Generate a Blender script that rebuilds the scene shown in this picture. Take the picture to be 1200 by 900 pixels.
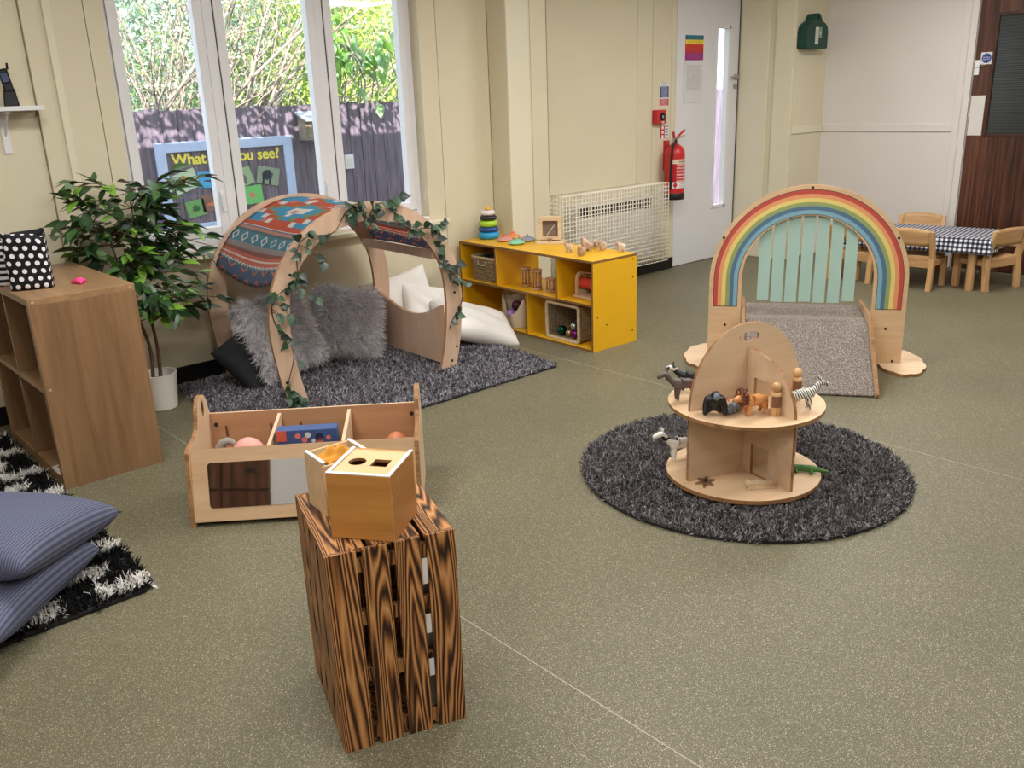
import bpy, bmesh, math, random
import numpy as np
from mathutils import Vector, Matrix
from mathutils.geometry import tessellate_polygon

for o in list(bpy.data.objects):
    bpy.data.objects.remove(o, do_unlink=True)
scene = bpy.context.scene
COL = scene.collection
rnd = random.Random(7)
rng = np.random.default_rng(7)
pi, sin, cos, sqrt, R = math.pi, math.sin, math.cos, math.sqrt, math.radians


def S(r, g, b, a=1.0):
    f = lambda c: (c / 255 / 12.92) if c / 255 <= .04045 else ((c / 255 + .055) / 1.055) ** 2.4
    return (f(r), f(g), f(b), a)


# ------------------------------------------------------------------ camera
cam_d = bpy.data.cameras.new('camera')
cam = bpy.data.objects.new('camera', cam_d)
COL.objects.link(cam)
cam_d.sensor_width = 36
cam_d.lens = 36 * 1037.6 / 1200
cam_d.clip_start = .05
cam_d.clip_end = 200
yaw, pit, rol = .721208, .313387, -.0371815
fwd = Vector((sin(yaw) * cos(pit), cos(yaw) * cos(pit), -sin(pit)))
rt = Vector((cos(yaw), -sin(yaw), 0))
up = rt.cross(fwd)
r2 = cos(rol) * rt + sin(rol) * up
u2 = -sin(rol) * rt + cos(rol) * up
m = Matrix((r2, u2, -fwd)).transposed().to_4x4()
m.translation = (0, 0, 1.55)
cam.matrix_world = m
scene.camera = cam

# ------------------------------------------------------------------ world, sun, exposure
w = bpy.data.worlds.new('world')
scene.world = w
w.use_nodes = True
bg = w.node_tree.nodes['Background']
bg.inputs[0].default_value = (.72, .86, 1.0, 1)
bg.inputs[1].default_value = 3.0
sd = bpy.data.lights.new('sun', 'SUN')
sd.energy = 14.0
sd.angle = R(.6)
sd.color = (1, .95, .86)
sun = bpy.data.objects.new('sun', sd)
COL.objects.link(sun)
sun.rotation_euler = Vector((.35, 1.0, -.66)).to_track_quat('-Z', 'Y').to_euler()
scene.view_settings.view_transform = 'Standard'
scene.view_settings.look = 'None'
scene.view_settings.exposure = 0.0
scene.view_settings.gamma = 1.0
scene.view_settings.use_curve_mapping = False

CEIL = 2.75
LIGHTS = [(1.0, 0.6), (1.0, 2.9), (3.6, 0.6), (3.6, 2.9), (6.1, 0.6), (6.1, 2.9), (-1.2, .6)]
LIGHT_W = 38.5
for i, (x, y) in enumerate(LIGHTS):
    ld = bpy.data.lights.new('ceiling_lamp_light', 'AREA')
    ld.shape = 'RECTANGLE'
    ld.size, ld.size_y = 1.15, .55
    ld.energy = LIGHT_W * (1.12 if y > 2 else .86)
    ld.color = (1.0, .985, .965)
    lo = bpy.data.objects.new('ceiling_lamp_light', ld)
    lo.location = (x, y, CEIL - .075)
    COL.objects.link(lo)
for (x, y, z, sx, sz) in ((2.75, 5.32, 1.6, 2.0, 1.5),):
    ld = bpy.data.lights.new('window_portal', 'AREA')
    ld.shape = 'RECTANGLE'
    ld.size, ld.size_y = sx, sz
    ld.cycles.is_portal = True
    lo = bpy.data.objects.new('window_portal', ld)
    lo.location = (x, y, z)
    lo.rotation_euler = (R(-90), 0, 0)
    COL.objects.link(lo)


# ------------------------------------------------------------------ node helpers
class E:
    """tiny expression wrapper over shader math nodes"""
    def __init__(s, nt, sock):
        s.nt, s.k = nt, sock

    def op(s, o, b=None, c=None):
        n = s.nt.nodes.new('ShaderNodeMath')
        n.operation = o
        for i, v in enumerate((s, b, c)):
            if v is None:
                continue
            if isinstance(v, E):
                s.nt.links.new(v.k, n.inputs[i])
            else:
                n.inputs[i].default_value = v
        return E(s.nt, n.outputs[0])
    __add__ = lambda s, b: s.op('ADD', b)
    __sub__ = lambda s, b: s.op('SUBTRACT', b)
    __mul__ = lambda s, b: s.op('MULTIPLY', b)
    __truediv__ = lambda s, b: s.op('DIVIDE', b)
    __lt__ = lambda s, b: s.op('LESS_THAN', b)
    __gt__ = lambda s, b: s.op('GREATER_THAN', b)
    abs = lambda s: s.op('ABSOLUTE')
    fr = lambda s: s.op('FRACT')
    max = lambda s, b: s.op('MAXIMUM', b)
    min = lambda s, b: s.op('MINIMUM', b)


def base(name, rough=.5, metal=0.0, spec=.5):
    mt = bpy.data.materials.new(name)
    mt.use_nodes = True
    nt = mt.node_tree
    p = nt.nodes['Principled BSDF']
    p.inputs['Roughness'].default_value = rough
    p.inputs['Metallic'].default_value = metal
    p.inputs['Specular IOR Level'].default_value = spec
    return mt, nt, p


def coord(nt, kind='Object', scale=(1, 1, 1), rot=(0, 0, 0), rand=0):
    tc = nt.nodes.new('ShaderNodeTexCoord')
    mp = nt.nodes.new('ShaderNodeMapping')
    mp.inputs['Scale'].default_value = scale
    mp.inputs['Rotation'].default_value = rot
    nt.links.new(tc.outputs[kind], mp.inputs['Vector'])
    if rand:
        oi = nt.nodes.new('ShaderNodeObjectInfo')
        vm = nt.nodes.new('ShaderNodeVectorMath')
        vm.operation = 'SCALE'
        vm.inputs[0].default_value = (rand, rand * .7, rand * 1.3)
        nt.links.new(oi.outputs['Random'], vm.inputs['Scale'])
        nt.links.new(vm.outputs[0], mp.inputs['Location'])
    return mp.outputs[0]


def noise(nt, vec, scale, detail=2, rough=.5, dist=0):
    n = nt.nodes.new('ShaderNodeTexNoise')
    n.inputs['Scale'].default_value = scale
    n.inputs['Detail'].default_value = detail
    n.inputs['Roughness'].default_value = rough
    n.inputs['Distortion'].default_value = dist
    nt.links.new(vec, n.inputs['Vector'])
    return n.outputs['Fac']


def ramp(nt, fac, stops, interp='LINEAR'):
    r = nt.nodes.new('ShaderNodeValToRGB')
    cr = r.color_ramp
    cr.interpolation = interp
    while len(cr.elements) < len(stops):
        cr.elements.new(.5)
    for e, (p, c) in zip(cr.elements, stops):
        e.position = p
        e.color = c
    nt.links.new(fac.k if isinstance(fac, E) else fac, r.inputs['Fac'])
    return r.outputs['Color']


def mix(nt, fac, a, b):
    n = nt.nodes.new('ShaderNodeMix')
    n.data_type = 'RGBA'
    for s, v in ((n.inputs['Factor'], fac), (n.inputs[6], a), (n.inputs[7], b)):
        if isinstance(v, E):
            nt.links.new(v.k, s)
        elif hasattr(v, 'is_output'):
            nt.links.new(v, s)
        else:
            s.default_value = v
    return n.outputs[2]


def bump(nt, p, h, strength=.3, dist=.01):
    b = nt.nodes.new('ShaderNodeBump')
    b.inputs['Strength'].default_value = strength
    b.inputs['Distance'].default_value = dist
    nt.links.new(h.k if isinstance(h, E) else h, b.inputs['Height'])
    nt.links.new(b.outputs[0], p.inputs['Normal'])


def dk(c, f):
    return (min(1, c[0] * f), min(1, c[1] * f), min(1, c[2] * f), 1)


def plain(name, c, rough=.5, metal=0, var=.06, vs=6, bs=0, bst=.2, spec=.5):
    mt, nt, p = base(name, rough, metal, spec)
    v = coord(nt, rand=3)
    f = noise(nt, v, vs, 3)
    col = ramp(nt, f, [(.3, dk(c, 1 - var)), (.7, dk(c, 1 + var))])
    nt.links.new(col, p.inputs['Base Color'])
    if bs:
        bump(nt, p, noise(nt, v, bs, 3), bst, .004)
    return mt


def wood(name, c1, c2, axis='x', fine=30, stretch=.08, rough=.45, lo=.35, hi=.65, dist=.6, spec=.4, detail=4):
    mt, nt, p = base(name, rough, 0, spec)
    sc = {'x': (stretch, 1, 1), 'y': (1, stretch, 1), 'z': (1, 1, stretch)}[axis]
    v = coord(nt, scale=sc, rand=5)
    f = noise(nt, v, fine, detail, .6, dist)
    g = noise(nt, v, fine * .25, 2, .5, dist)
    e = E(nt, f) * .6 + E(nt, g) * .4
    nt.links.new(ramp(nt, e, [(lo, c1), (hi, c2)]), p.inputs['Base Color'])
    return mt


def attr_mat(name, rough=.9, spec=.2, var=0):
    mt, nt, p = base(name, rough, 0, spec)
    a = nt.nodes.new('ShaderNodeAttribute')
    a.attribute_name = 'Col'
    nt.links.new(a.outputs['Color'], p.inputs['Base Color'])
    return mt


def emit(name, c, s):
    mt = bpy.data.materials.new(name)
    mt.use_nodes = True
    nt = mt.node_tree
    nt.nodes.clear()
    e = nt.nodes.new('ShaderNodeEmission')
    e.inputs[0].default_value = c
    e.inputs[1].default_value = s
    o = nt.nodes.new('ShaderNodeOutputMaterial')
    nt.links.new(e.outputs[0], o.inputs[0])
    return mt


def thin_glass(name, tint=(1, 1, 1, 1)):
    mt = bpy.data.materials.new(name)
    mt.use_nodes = True
    nt = mt.node_tree
    nt.nodes.clear()
    t = nt.nodes.new('ShaderNodeBsdfTransparent')
    t.inputs[0].default_value = tint
    g = nt.nodes.new('ShaderNodeBsdfGlossy')
    g.inputs['Roughness'].default_value = .02
    mx = nt.nodes.new('ShaderNodeMixShader')
    o = nt.nodes.new('ShaderNodeOutputMaterial')
    mx.inputs[0].default_value = .035
    nt.links.new(t.outputs[0], mx.inputs[1])
    nt.links.new(g.outputs[0], mx.inputs[2])
    nt.links.new(mx.outputs[0], o.inputs[0])
    return mt


def uvpat(name, fn, rough=.8, spec=.3, weave=0):
    """fn(nt, u, v) -> colour socket"""
    mt, nt, p = base(name, rough, 0, spec)
    tc = nt.nodes.new('ShaderNodeTexCoord')
    sp = nt.nodes.new('ShaderNodeSeparateXYZ')
    nt.links.new(tc.outputs['UV'], sp.inputs[0])
    c = fn(nt, E(nt, sp.outputs[0]), E(nt, sp.outputs[1]))
    nt.links.new(c, p.inputs['Base Color'])
    if weave:
        bump(nt, p, noise(nt, coord(nt), weave, 2), .3, .003)
    return mt


# ------------------------------------------------------------------ geometry helpers
class MB:
    def __init__(s):
        s.v, s.f, s.mi, s.uv = [], [], [], None

    def add(s, vs, fs, mi=0):
        o = len(s.v)
        s.v += [tuple(p) for p in vs]
        s.f += [tuple(i + o for i in f) for f in fs]
        s.mi += [mi] * len(fs) if isinstance(mi, int) else list(mi)
        return s

    def box(s, c, d, rz=0, edge=False, mi=0, M=None):
        x, y, z = d[0] / 2, d[1] / 2, d[2] / 2
        vs = [Vector((a * x, b * y, e * z)) for e in (-1, 1) for b in (-1, 1) for a in (-1, 1)]
        rm = M if M is not None else Matrix.Rotation(rz, 3, 'Z')
        vs = [rm @ p + Vector(c) for p in vs]
        fs = [(0, 2, 3, 1), (4, 5, 7, 6), (0, 1, 5, 4), (2, 6, 7, 3), (0, 4, 6, 2), (1, 3, 7, 5)]
        if edge:
            k = min(range(3), key=lambda i: d[i])
            big = {2: (0, 1), 1: (2, 3), 0: (4, 5)}[k]
            mi = [0 if i in big else 1 for i in range(6)]
        return s.add(vs, fs, mi)

    def span(s, a, b, **k):
        return s.box([(p + q) / 2 for p, q in zip(a, b)], [abs(q - p) for p, q in zip(a, b)], **k)

    def tube(s, pts, r, n=8, cap=True, mi=0, closed=False):
        pts = [Vector(p) for p in pts]
        k = len(pts)
        rs = r if isinstance(r, (list, tuple)) else [r] * k
        vs, fs = [], []
        t0 = None
        for i in range(k):
            if closed:
                t = pts[(i + 1) % k] - pts[i - 1]
            else:
                t = pts[min(i + 1, k - 1)] - pts[max(i - 1, 0)]
            if t.length < 1e-9:
                t = Vector((0, 0, 1))
            t.normalize()
            if t0 is None:
                a = Vector((0, 0, 1)) if abs(t.z) < .9 else Vector((1, 0, 0))
                nn = t.cross(a).normalized()
            else:
                nn = (nn - t * nn.dot(t))
                nn = nn.normalized() if nn.length > 1e-6 else t.orthogonal().normalized()
            t0 = t
            bb = t.cross(nn)
            for j in range(n):
                a = 2 * pi * j / n
                vs.append(pts[i] + (nn * cos(a) + bb * sin(a)) * rs[i])
        for i in range(k if closed else k - 1):
            for j in range(n):
                a, b = i * n + j, i * n + (j + 1) % n
                c, d = ((i + 1) % k) * n + (j + 1) % n, ((i + 1) % k) * n + j
                fs.append((a, b, c, d))
        if cap and not closed:
            fs.append(tuple(range(n))[::-1])
            fs.append(tuple(range((k - 1) * n, k * n)))
        return s.add(vs, fs, mi)

    def lathe(s, prof, n=24, c=(0, 0, 0), mi=0, M=None):
        """prof: (r, z) list bottom to top"""
        vs, fs = [], []
        rm = M or Matrix.Identity(3)
        for r, z in prof:
            for j in range(n):
                a = 2 * pi * j / n
                vs.append(rm @ Vector((r * cos(a), r * sin(a), z)) + Vector(c))
        k = len(prof)
        for i in range(k - 1):
            for j in range(n):
                fs.append((i * n + j, i * n + (j + 1) % n, (i + 1) * n + (j + 1) % n, (i + 1) * n + j))
        if prof[0][0] > 1e-6:
            fs.append(tuple(range(n))[::-1])
        if prof[-1][0] > 1e-6:
            fs.append(tuple(range((k - 1) * n, k * n)))
        return s.add(vs, fs, mi)

    def ell(s, c, r, n=16, k=10, M=None, mi=0):
        prof = [(max(1e-7, sin(pi * i / k)), -cos(pi * i / k)) for i in range(k + 1)]
        rm = (M or Matrix.Identity(3)) @ Matrix.Diagonal(Vector(r))
        return s.lathe(prof, n, c, mi, rm)

    def plate(s, outer, holes, fn, t0, t1, mi=(0, 1)):
        """2-D outline with holes, extruded t0..t1; fn(u, v, t) -> xyz"""
        loops = [list(outer)] + [list(h) for h in holes]
        flat = [p for l in loops for p in l]
        tris = tessellate_polygon([[Vector((p[0], p[1], 0)) for p in l] for l in loops])
        n = len(flat)
        vs = [fn(p[0], p[1], t0) for p in flat] + [fn(p[0], p[1], t1) for p in flat]
        fs, ms = [], []
        for a, b, c in tris:
            fs += [(a, b, c), (c + n, b + n, a + n)]
            ms += [mi[0]] * 2
        o = 0
        for l in loops:
            k = len(l)
            for i in range(k):
                a, b = o + i, o + (i + 1) % k
                fs.append((a, b, b + n, a + n))
                ms.append(mi[1])
            o += k
        return s.add(vs, fs, ms)

    def grid(s, fn, nu, nv, u0=0, u1=1, v0=0, v1=1, mi=0):
        vs, uv = [], []
        for j in range(nv + 1):
            for i in range(nu + 1):
                u, v = u0 + (u1 - u0) * i / nu, v0 + (v1 - v0) * j / nv
                vs.append(fn(u, v))
                uv.append((u, v))
        fs = [(j * (nu + 1) + i, j * (nu + 1) + i + 1, (j + 1) * (nu + 1) + i + 1, (j + 1) * (nu + 1) + i)
              for j in range(nv) for i in range(nu)]
        if s.uv is None:
            s.uv = {}
        o = len(s.v)
        for i, q in enumerate(uv):
            s.uv[o + i] = q
        return s.add(vs, fs, mi)

    def build(s, name, mats, parent=None, smooth=False, bev=0, seg=2, loc=None, rot=None, fixn=True):
        me = bpy.data.meshes.new(name)
        me.from_pydata(s.v, [], s.f)
        if not isinstance(mats, (list, tuple)):
            mats = [mats]
        for q in mats:
            me.materials.append(q)
        if len(mats) > 1:
            me.polygons.foreach_set('material_index', s.mi)
        if s.uv:
            l = me.uv_layers.new(name='UVMap')
            for lp in me.loops:
                l.data[lp.index].uv = s.uv.get(lp.vertex_index, (0, 0))
        if fixn:
            bm = bmesh.new()
            bm.from_mesh(me)
            bmesh.ops.recalc_face_normals(bm, faces=bm.faces)
            bm.to_mesh(me)
            bm.free()
        if smooth:
            me.polygons.foreach_set('use_smooth', [True] * len(me.polygons))
        me.update()
        o = bpy.data.objects.new(name, me)
        COL.objects.link(o)
        if parent:
            o.parent = parent
        if loc is not None:
            o.location = loc
        if rot is not None:
            o.rotation_euler = rot
        if bev:
            b = o.modifiers.new('bevel', 'BEVEL')
            b.width = bev
            b.segments = seg
            b.limit_method = 'ANGLE'
            b.angle_limit = R(40)
        if smooth == 'auto':
            try:
                me.set_sharp_from_angle(angle=R(38))
            except Exception:
                pass
        return o


def tag(o, label=None, cat=None, group=None, kind=None):
    if label: o['label'] = label
    if cat: o['category'] = cat
    if group: o['group'] = group
    if kind: o['kind'] = kind
    return o


def thing(name, label, cat, loc=(0, 0, 0), rz=0, group=None, kind=None, rot=None):
    o = bpy.data.objects.new(name, None)
    o.empty_display_size = .05
    COL.objects.link(o)
    o.location = loc
    o.rotation_euler = rot if rot else (0, 0, rz)
    return tag(o, label, cat, group, kind)


def inst(name, mesh, parent=None, M=None, loc=None, rot=None, scale=None):
    o = bpy.data.objects.new(name, mesh)
    COL.objects.link(o)
    if parent: o.parent = parent
    if M is not None: o.matrix_local = M
    if loc is not None: o.location = loc
    if rot is not None: o.rotation_euler = rot
    if scale is not None: o.scale = scale
    return o


def tri_mesh(name, V, T, mat, parent=None, cols=None, smooth=True, loc=None, rot=None):
    me = bpy.data.meshes.new(name)
    V = np.asarray(V, np.float32)
    T = np.asarray(T, np.int32)
    me.vertices.add(len(V))
    me.vertices.foreach_set('co', V.ravel())
    me.loops.add(T.size)
    me.loops.foreach_set('vertex_index', T.ravel())
    me.polygons.add(len(T))
    k = T.shape[1]
    me.polygons.foreach_set('loop_start', np.arange(0, T.size, k, dtype=np.int32))
    me.update(calc_edges=True)
    if smooth:
        me.polygons.foreach_set('use_smooth', [True] * len(T))
    me.materials.append(mat)
    if cols is not None:
        a = me.color_attributes.new('Col', 'FLOAT_COLOR', 'POINT')
        c = np.ones((len(V), 4), np.float32)
        c[:, :3] = cols
        a.data.foreach_set('color', c.ravel())
    o = bpy.data.objects.new(name, me)
    COL.objects.link(o)
    if parent: o.parent = parent
    if loc is not None: o.location = loc
    if rot is not None: o.rotation_euler = rot
    return o


def blades(P, Nn, length, width, lean=.6, droop=.0, clump=0):
    """curved tapering strands: 5 verts / 3 tris each"""
    P = np.asarray(P, float)
    Nn = np.asarray(Nn, float)
    n = len(P)
    cell = np.floor(P / clump).astype(np.int64) if clump else np.zeros((n, 3), np.int64)
    _, inv = np.unique(cell, axis=0, return_inverse=True)
    inv = inv.ravel()
    d = Nn + rng.normal(0, lean * (.6 if clump else 1), (n, 3)) + (rng.normal(0, lean * .8, (inv.max() + 1, 3))[inv] if clump else 0)
    d /= np.linalg.norm(d, axis=1)[:, None]
    L = np.asarray(length) * rng.uniform(.65, 1.25, n)
    s = np.cross(d, rng.normal(0, 1, (n, 3)))
    s /= np.linalg.norm(s, axis=1)[:, None] + 1e-9
    s *= np.asarray(width) * .5
    c = rng.normal(0, .35, (n, 3))
    c[:, 2] -= droop
    mid = P + d * (L * .55)[:, None]
    d2 = d + c
    d2 /= np.linalg.norm(d2, axis=1)[:, None]
    tip = mid + d2 * (L * .5)[:, None]
    V = np.stack([P - s, P + s, mid + s * .8, mid - s * .8, tip], 1).reshape(-1, 3)
    b = (np.arange(n) * 5)[:, None]
    T = np.concatenate([b + [0, 1, 2], b + [0, 2, 3], b + [3, 2, 4]], 0)
    return V, T


def skin(name, pts, edges, mat, parent=None, loc=None, rot=None, sub=2, scale=1.0):
    me = bpy.data.meshes.new(name)
    me.from_pydata([Vector(p[:3]) * scale for p in pts], edges, [])
    o = bpy.data.objects.new(name, me)
    COL.objects.link(o)
    if parent: o.parent = parent
    if loc is not None: o.location = loc
    if rot is not None: o.rotation_euler = rot
    md = o.modifiers.new('skin', 'SKIN')
    md.use_smooth_shade = True
    sv = me.skin_vertices[0].data
    for i, p in enumerate(pts):
        r = p[3] * scale
        sv[i].radius = (r, r)
        sv[i].use_root = (i == 0)
    sb = o.modifiers.new('sub', 'SUBSURF')
    sb.levels = sub
    sb.render_levels = sub
    me.materials.append(mat)
    return o


def catmull(pts, k=6, closed=False):
    P = [Vector(p) for p in pts]
    n = len(P)
    out = []
    for i in range(n if closed else n - 1):
        g = (lambda j: P[j % n]) if closed else (lambda j: P[max(0, min(n - 1, j))])
        a, b, c, d = g(i - 1), g(i), g(i + 1), g(i + 2)
        for q in range(k):
            t = q / k
            out.append(.5 * (2 * b + (c - a) * t + (2 * a - 5 * b + 4 * c - d) * t * t + (3 * b - a - 3 * c + d) * t ** 3))
    if not closed:
        out.append(P[-1])
    return out


def rrect(w, h, r, cx=0, cy=0, n=5):
    out = []
    for sx, sy, a0 in ((1, 1, 0), (-1, 1, 90), (-1, -1, 180), (1, -1, 270)):
        for i in range(n + 1):
            a = R(a0 + 90 * i / n)
            out.append((cx + sx * (w / 2 - r) + r * cos(a), cy + sy * (h / 2 - r) + r * sin(a)))
    return out


def circ(r, cx=0, cy=0, n=24, ry=None):
    return [(cx + r * cos(2 * pi * i / n), cy + (ry or r) * sin(2 * pi * i / n)) for i in range(n)]


XZ = lambda u, v, t: (u, t, v)      # plate in x-z plane, thickness along y
XY = lambda u, v, t: (u, v, t)
YZ = lambda u, v, t: (t, u, v)

# ------------------------------------------------------------------ materials
m_cream = plain('cream_paint', S(216, 206, 178), .55, var=.025, vs=2.5)
m_cream2 = plain('cream_trim_paint', S(223, 215, 190), .5, var=.02, vs=3)
m_white = plain('white_paint', S(218, 212, 207), .45, var=.02, vs=3)
m_upvc = plain('white_window_plastic', S(228, 226, 228), .3, var=.015)
m_black = plain('black_skirting', S(16, 15, 16), .45, var=.1)
m_seal = plain('black_rubber', S(14, 14, 16), .6)
m_steel = plain('satin_steel', S(190, 188, 184), .28, 1.0, var=.03)
m_dark = plain('dark_hole', S(32, 22, 16), .7)
m_glass = thin_glass('window_glass')
m_ceil = plain('ceiling_white', S(235, 232, 225), .8, var=.02)
m_lampgl = emit('lamp_diffuser_light', (1, .96, .9, 1), 3.0)

def floor_mat():
    mt, nt, p = base('speckled_vinyl', .5, 0, .4)
    v = coord(nt)
    def vor(sc):
        n = nt.nodes.new('ShaderNodeTexVoronoi')
        n.inputs['Scale'].default_value = sc
        nt.links.new(v, n.inputs['Vector'])
        sp = nt.nodes.new('ShaderNodeSeparateColor')
        nt.links.new(n.outputs['Color'], sp.inputs[0])
        return E(nt, n.outputs['Distance']), E(nt, sp.outputs[0]), E(nt, sp.outputs[1])
    a = noise(nt, v, 420, 1.5, .6)
    c = noise(nt, v, 1.6, 3, .5)
    col = ramp(nt, a, [(.32, S(74, 70, 51)), (.5, S(101, 96, 75)), (.68, S(133, 127, 104))])
    d1, r1, _ = vor(290)
    col = mix(nt, (r1 > .66) * (d1 < .40), col, S(166, 161, 141))
    d2, r2_, _ = vor(190)
    col = mix(nt, (r2_ > .86) * (d2 < .30), col, S(44, 42, 32))
    col = mix(nt, (r2_ < .07) * (d2 < .30), col, S(190, 185, 164))
    big = ramp(nt, c, [(.3, S(238, 238, 232)), (.7, S(255, 253, 248))])
    mx = nt.nodes.new('ShaderNodeMix'); mx.data_type = 'RGBA'; mx.blend_type = 'MULTIPLY'
    mx.inputs['Factor'].default_value = 1
    nt.links.new(col, mx.inputs[6]); nt.links.new(big, mx.inputs[7])
    nt.links.new(mx.outputs[2], p.inputs['Base Color'])
    return mt
m_floor = floor_mat()
m_seam = plain('floor_weld', S(158, 153, 134), .5, var=.03)

birch = wood('birch_ply_face', S(204, 172, 138), S(226, 198, 166), 'x', 22, .12, .4, .3, .7, .3)
birch_z = wood('birch_ply_face_upright', S(204, 172, 138), S(226, 198, 166), 'z', 22, .12, .4, .3, .7, .3)
ply_edge = wood('ply_edge', S(120, 82, 50), S(176, 130, 86), 'x', 60, .3, .55)
denw = wood('den_ply', S(196, 162, 136), S(216, 185, 158), 'z', 24, .15, .42, .3, .7, .3)
den_edge = wood('den_ply_edge', S(160, 116, 82), S(196, 152, 112), 'x', 60, .3, .5)

# ------------------------------------------------------------------ room shell
WY = 5.08
X0, X1, Y0 = -2.2, 7.95, -3.2
fl = tag(MB().span((X0 - .1, Y0 - .1, -.06), (X1 + .1, WY + .2, 0)).build('floor', m_floor),
         'olive grey speckled vinyl floor', 'floor', kind='structure')
for x in (1.462, 3.705, -.78):
    MB().span((x - .0018, Y0, 0), (x + .0018, WY - .02, .0006)).build('weld_seam', m_seam, fl)
ce = tag(MB().span((X0 - .1, Y0 - .1, CEIL), (X1 + .1, WY + .45, CEIL + .25)).build('ceiling', m_ceil),
         'plain white ceiling', 'ceiling', kind='structure')

# window wall: backing slabs with panels standing on them
WX0, WX1, WZ0, WZ1 = 1.745, 3.756, .76, 2.42
DX0, DX1, DZ = 6.488, 7.415, 2.42
back = MB()
for a, b, z0, z1 in ((X0, WX0, 0, CEIL), (WX0, WX1, 0, WZ0), (WX0, WX1, WZ1, CEIL), (WX1, DX0, 0, CEIL),
                     (DX0, DX1 + .45, DZ, CEIL), (DX1 + .47, X1 + .1, 0, CEIL)):
    back.span((a, WY + .02, z0), (b, WY + .19, z1))
wb = tag(back.build('wall_back', m_cream), 'cream panelled wall with window and white door', 'wall', kind='structure')
for a, b, z0, z1 in ((X0, 1.343, 0, CEIL), (1.347, 1.651, 0, CEIL), (1.655, WX0, 0, CEIL), (WX0, WX1, 0, WZ0), (WX0, WX1, WZ1, CEIL),
                     (WX1, 3.90, 0, CEIL), (3.904, 4.3525, 0, CEIL), (4.7475, 4.931, 0, CEIL), (4.938, 5.972, 0, CEIL),
                     (5.976, 6.168, 0, CEIL), (6.172, 6.418, 0, CEIL), (6.422, DX0 - .002, 0, CEIL)):
    MB().span((a, WY, z0), (b, WY + .02, z1)).build('panel', m_cream, wb, bev=.0015)
# pilaster beside the yellow shelf
pl = tag(MB().span((4.353, 4.89, 0), (4.747, WY - .001, CEIL)).build('trim_1', m_cream, bev=.004),
         'cream boxed pilaster beside yellow shelf', 'pilaster', kind='structure')
MB().span((4.585, 4.888, 0), (4.588, 4.8905, CEIL)).build('joint_line', plain('joint_shadow_paint', S(176, 164, 130), .7), pl)
MB().span((4.353, 4.876, 0), (4.56, 4.889, CEIL)).build('cover_board', m_cream2, pl, bev=.003)
# battens left of the window
t2 = tag(MB().span((1.346, WY - .022, 0), (1.424, WY - .0005, CEIL)).build('trim_2', m_cream, bev=.003), 'cream batten left of window', 'trim', kind='structure')
t3 = tag(MB().span((1.452, WY - .014, 0), (1.49, WY - .0005, CEIL)).build('trim_3', m_cream2, bev=.004), 'thin cream conduit cover left of window', 'trim', kind='structure')
# return and recess right of the white door
ret = MB()
ret.span((7.42, 4.50, 0), (7.52, WY + .02, CEIL))
ret.span((7.52, 4.50, 0), (X1 + .1, 4.60, CEIL))
rw = tag(ret.build('wall_return', m_cream), 'cream return wall beside white door', 'wall', kind='structure')
for a, b, d in ((4.765, 5.062, .012), (4.512, 4.70, .012)):
    MB().span((7.42 - d, a, 0), (7.4205, b, CEIL)).build('cover_board', m_cream2, rw, bev=.003)
MB().span((7.43, 4.488, 1.14), (7.94, 4.50, 1.205)).build('dado_rail', m_cream2, rw, bev=.003)
# right wall
wr = MB()
wr.span((X1, 3.24, 0), (X1 + .12, 4.5, CEIL)).span((X1, 2.15, 2.42), (X1 + .12, 3.24, CEIL)).span((X1, Y0, 0), (X1 + .12, 2.15, CEIL))
wrr = tag(wr.build('wall_right', m_white), 'white end wall with brown door', 'wall', kind='structure')
MB().span((X1 - .012, 3.30, 1.14), (X1, 4.485, 1.205)).build('dado_rail', m_white, wrr, bev=.003)
MB().span((X1 - .02, 3.30, 0), (X1, 4.485, .09)).build('skirting_board', m_white, wrr, bev=.003)
MB().span((X1 - .009, 3.245, 0), (X1, 3.30, 2.5)).build('edge_board', m_white, wrr, bev=.002)
tag(MB().span((X0 - .12, Y0, 0), (X0, WY, CEIL)).build('wall_left', m_white), 'white wall opposite the end wall', 'wall', kind='structure')
tag(MB().span((X0, Y0 - .12, 0), (X1, Y0, CEIL)).build('wall_front', m_cream), 'cream wall facing the window', 'wall', kind='structure')
# skirting
bb = MB()
bb.span((X0, WY - .014, 0), (4.352, WY - .0005, .10)).span((4.752, WY - .014, 0), (DX0 - .01, WY - .0005, .10))
bb.span((4.34, 4.866, 0), (4.76, 4.8755, .10))
tag(bb.build('baseboard_back', m_black, bev=.002), 'black vinyl skirting along the window wall', 'skirting', kind='structure')

# ------------------------------------------------------------------ window
wn = thing('window_1', 'white three-light window over dark garden fence', 'window', (WX0, WY + .09, WZ0), kind='structure')
W = WX1 - WX0
gz0, gz1 = .115, 1.60
def wbox(n, x0, x1, z0, z1, y0=0, y1=.06, mt=m_upvc, par=wn, bev=.004):
    return MB().span((x0, y0, z0), (x1, y1, z1)).build(n, mt, par, bev=bev)
wbox('frame_jamb', 0, .045, 0, 1.66); wbox('frame_jamb', W - .045, W, 0, 1.66)
wbox('frame_sill', .045, W - .045, 0, .055); wbox('frame_head', .045, W - .045, 1.62, 1.66)
MUL = [(2.289 - WX0, 2.415 - WX0), (3.007 - WX0, 3.126 - WX0)]
wbox('mullion', MUL[0][0] + .03, MUL[0][1] - .03, .055, 1.62); wbox('mullion', MUL[1][0] + .03, MUL[1][1] - .03, .055, 1.62)
lights = [(.047, MUL[0][0] + .028), (MUL[0][1] - .028, MUL[1][0] + .028), (MUL[1][1] - .028, W - .047)]
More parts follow.
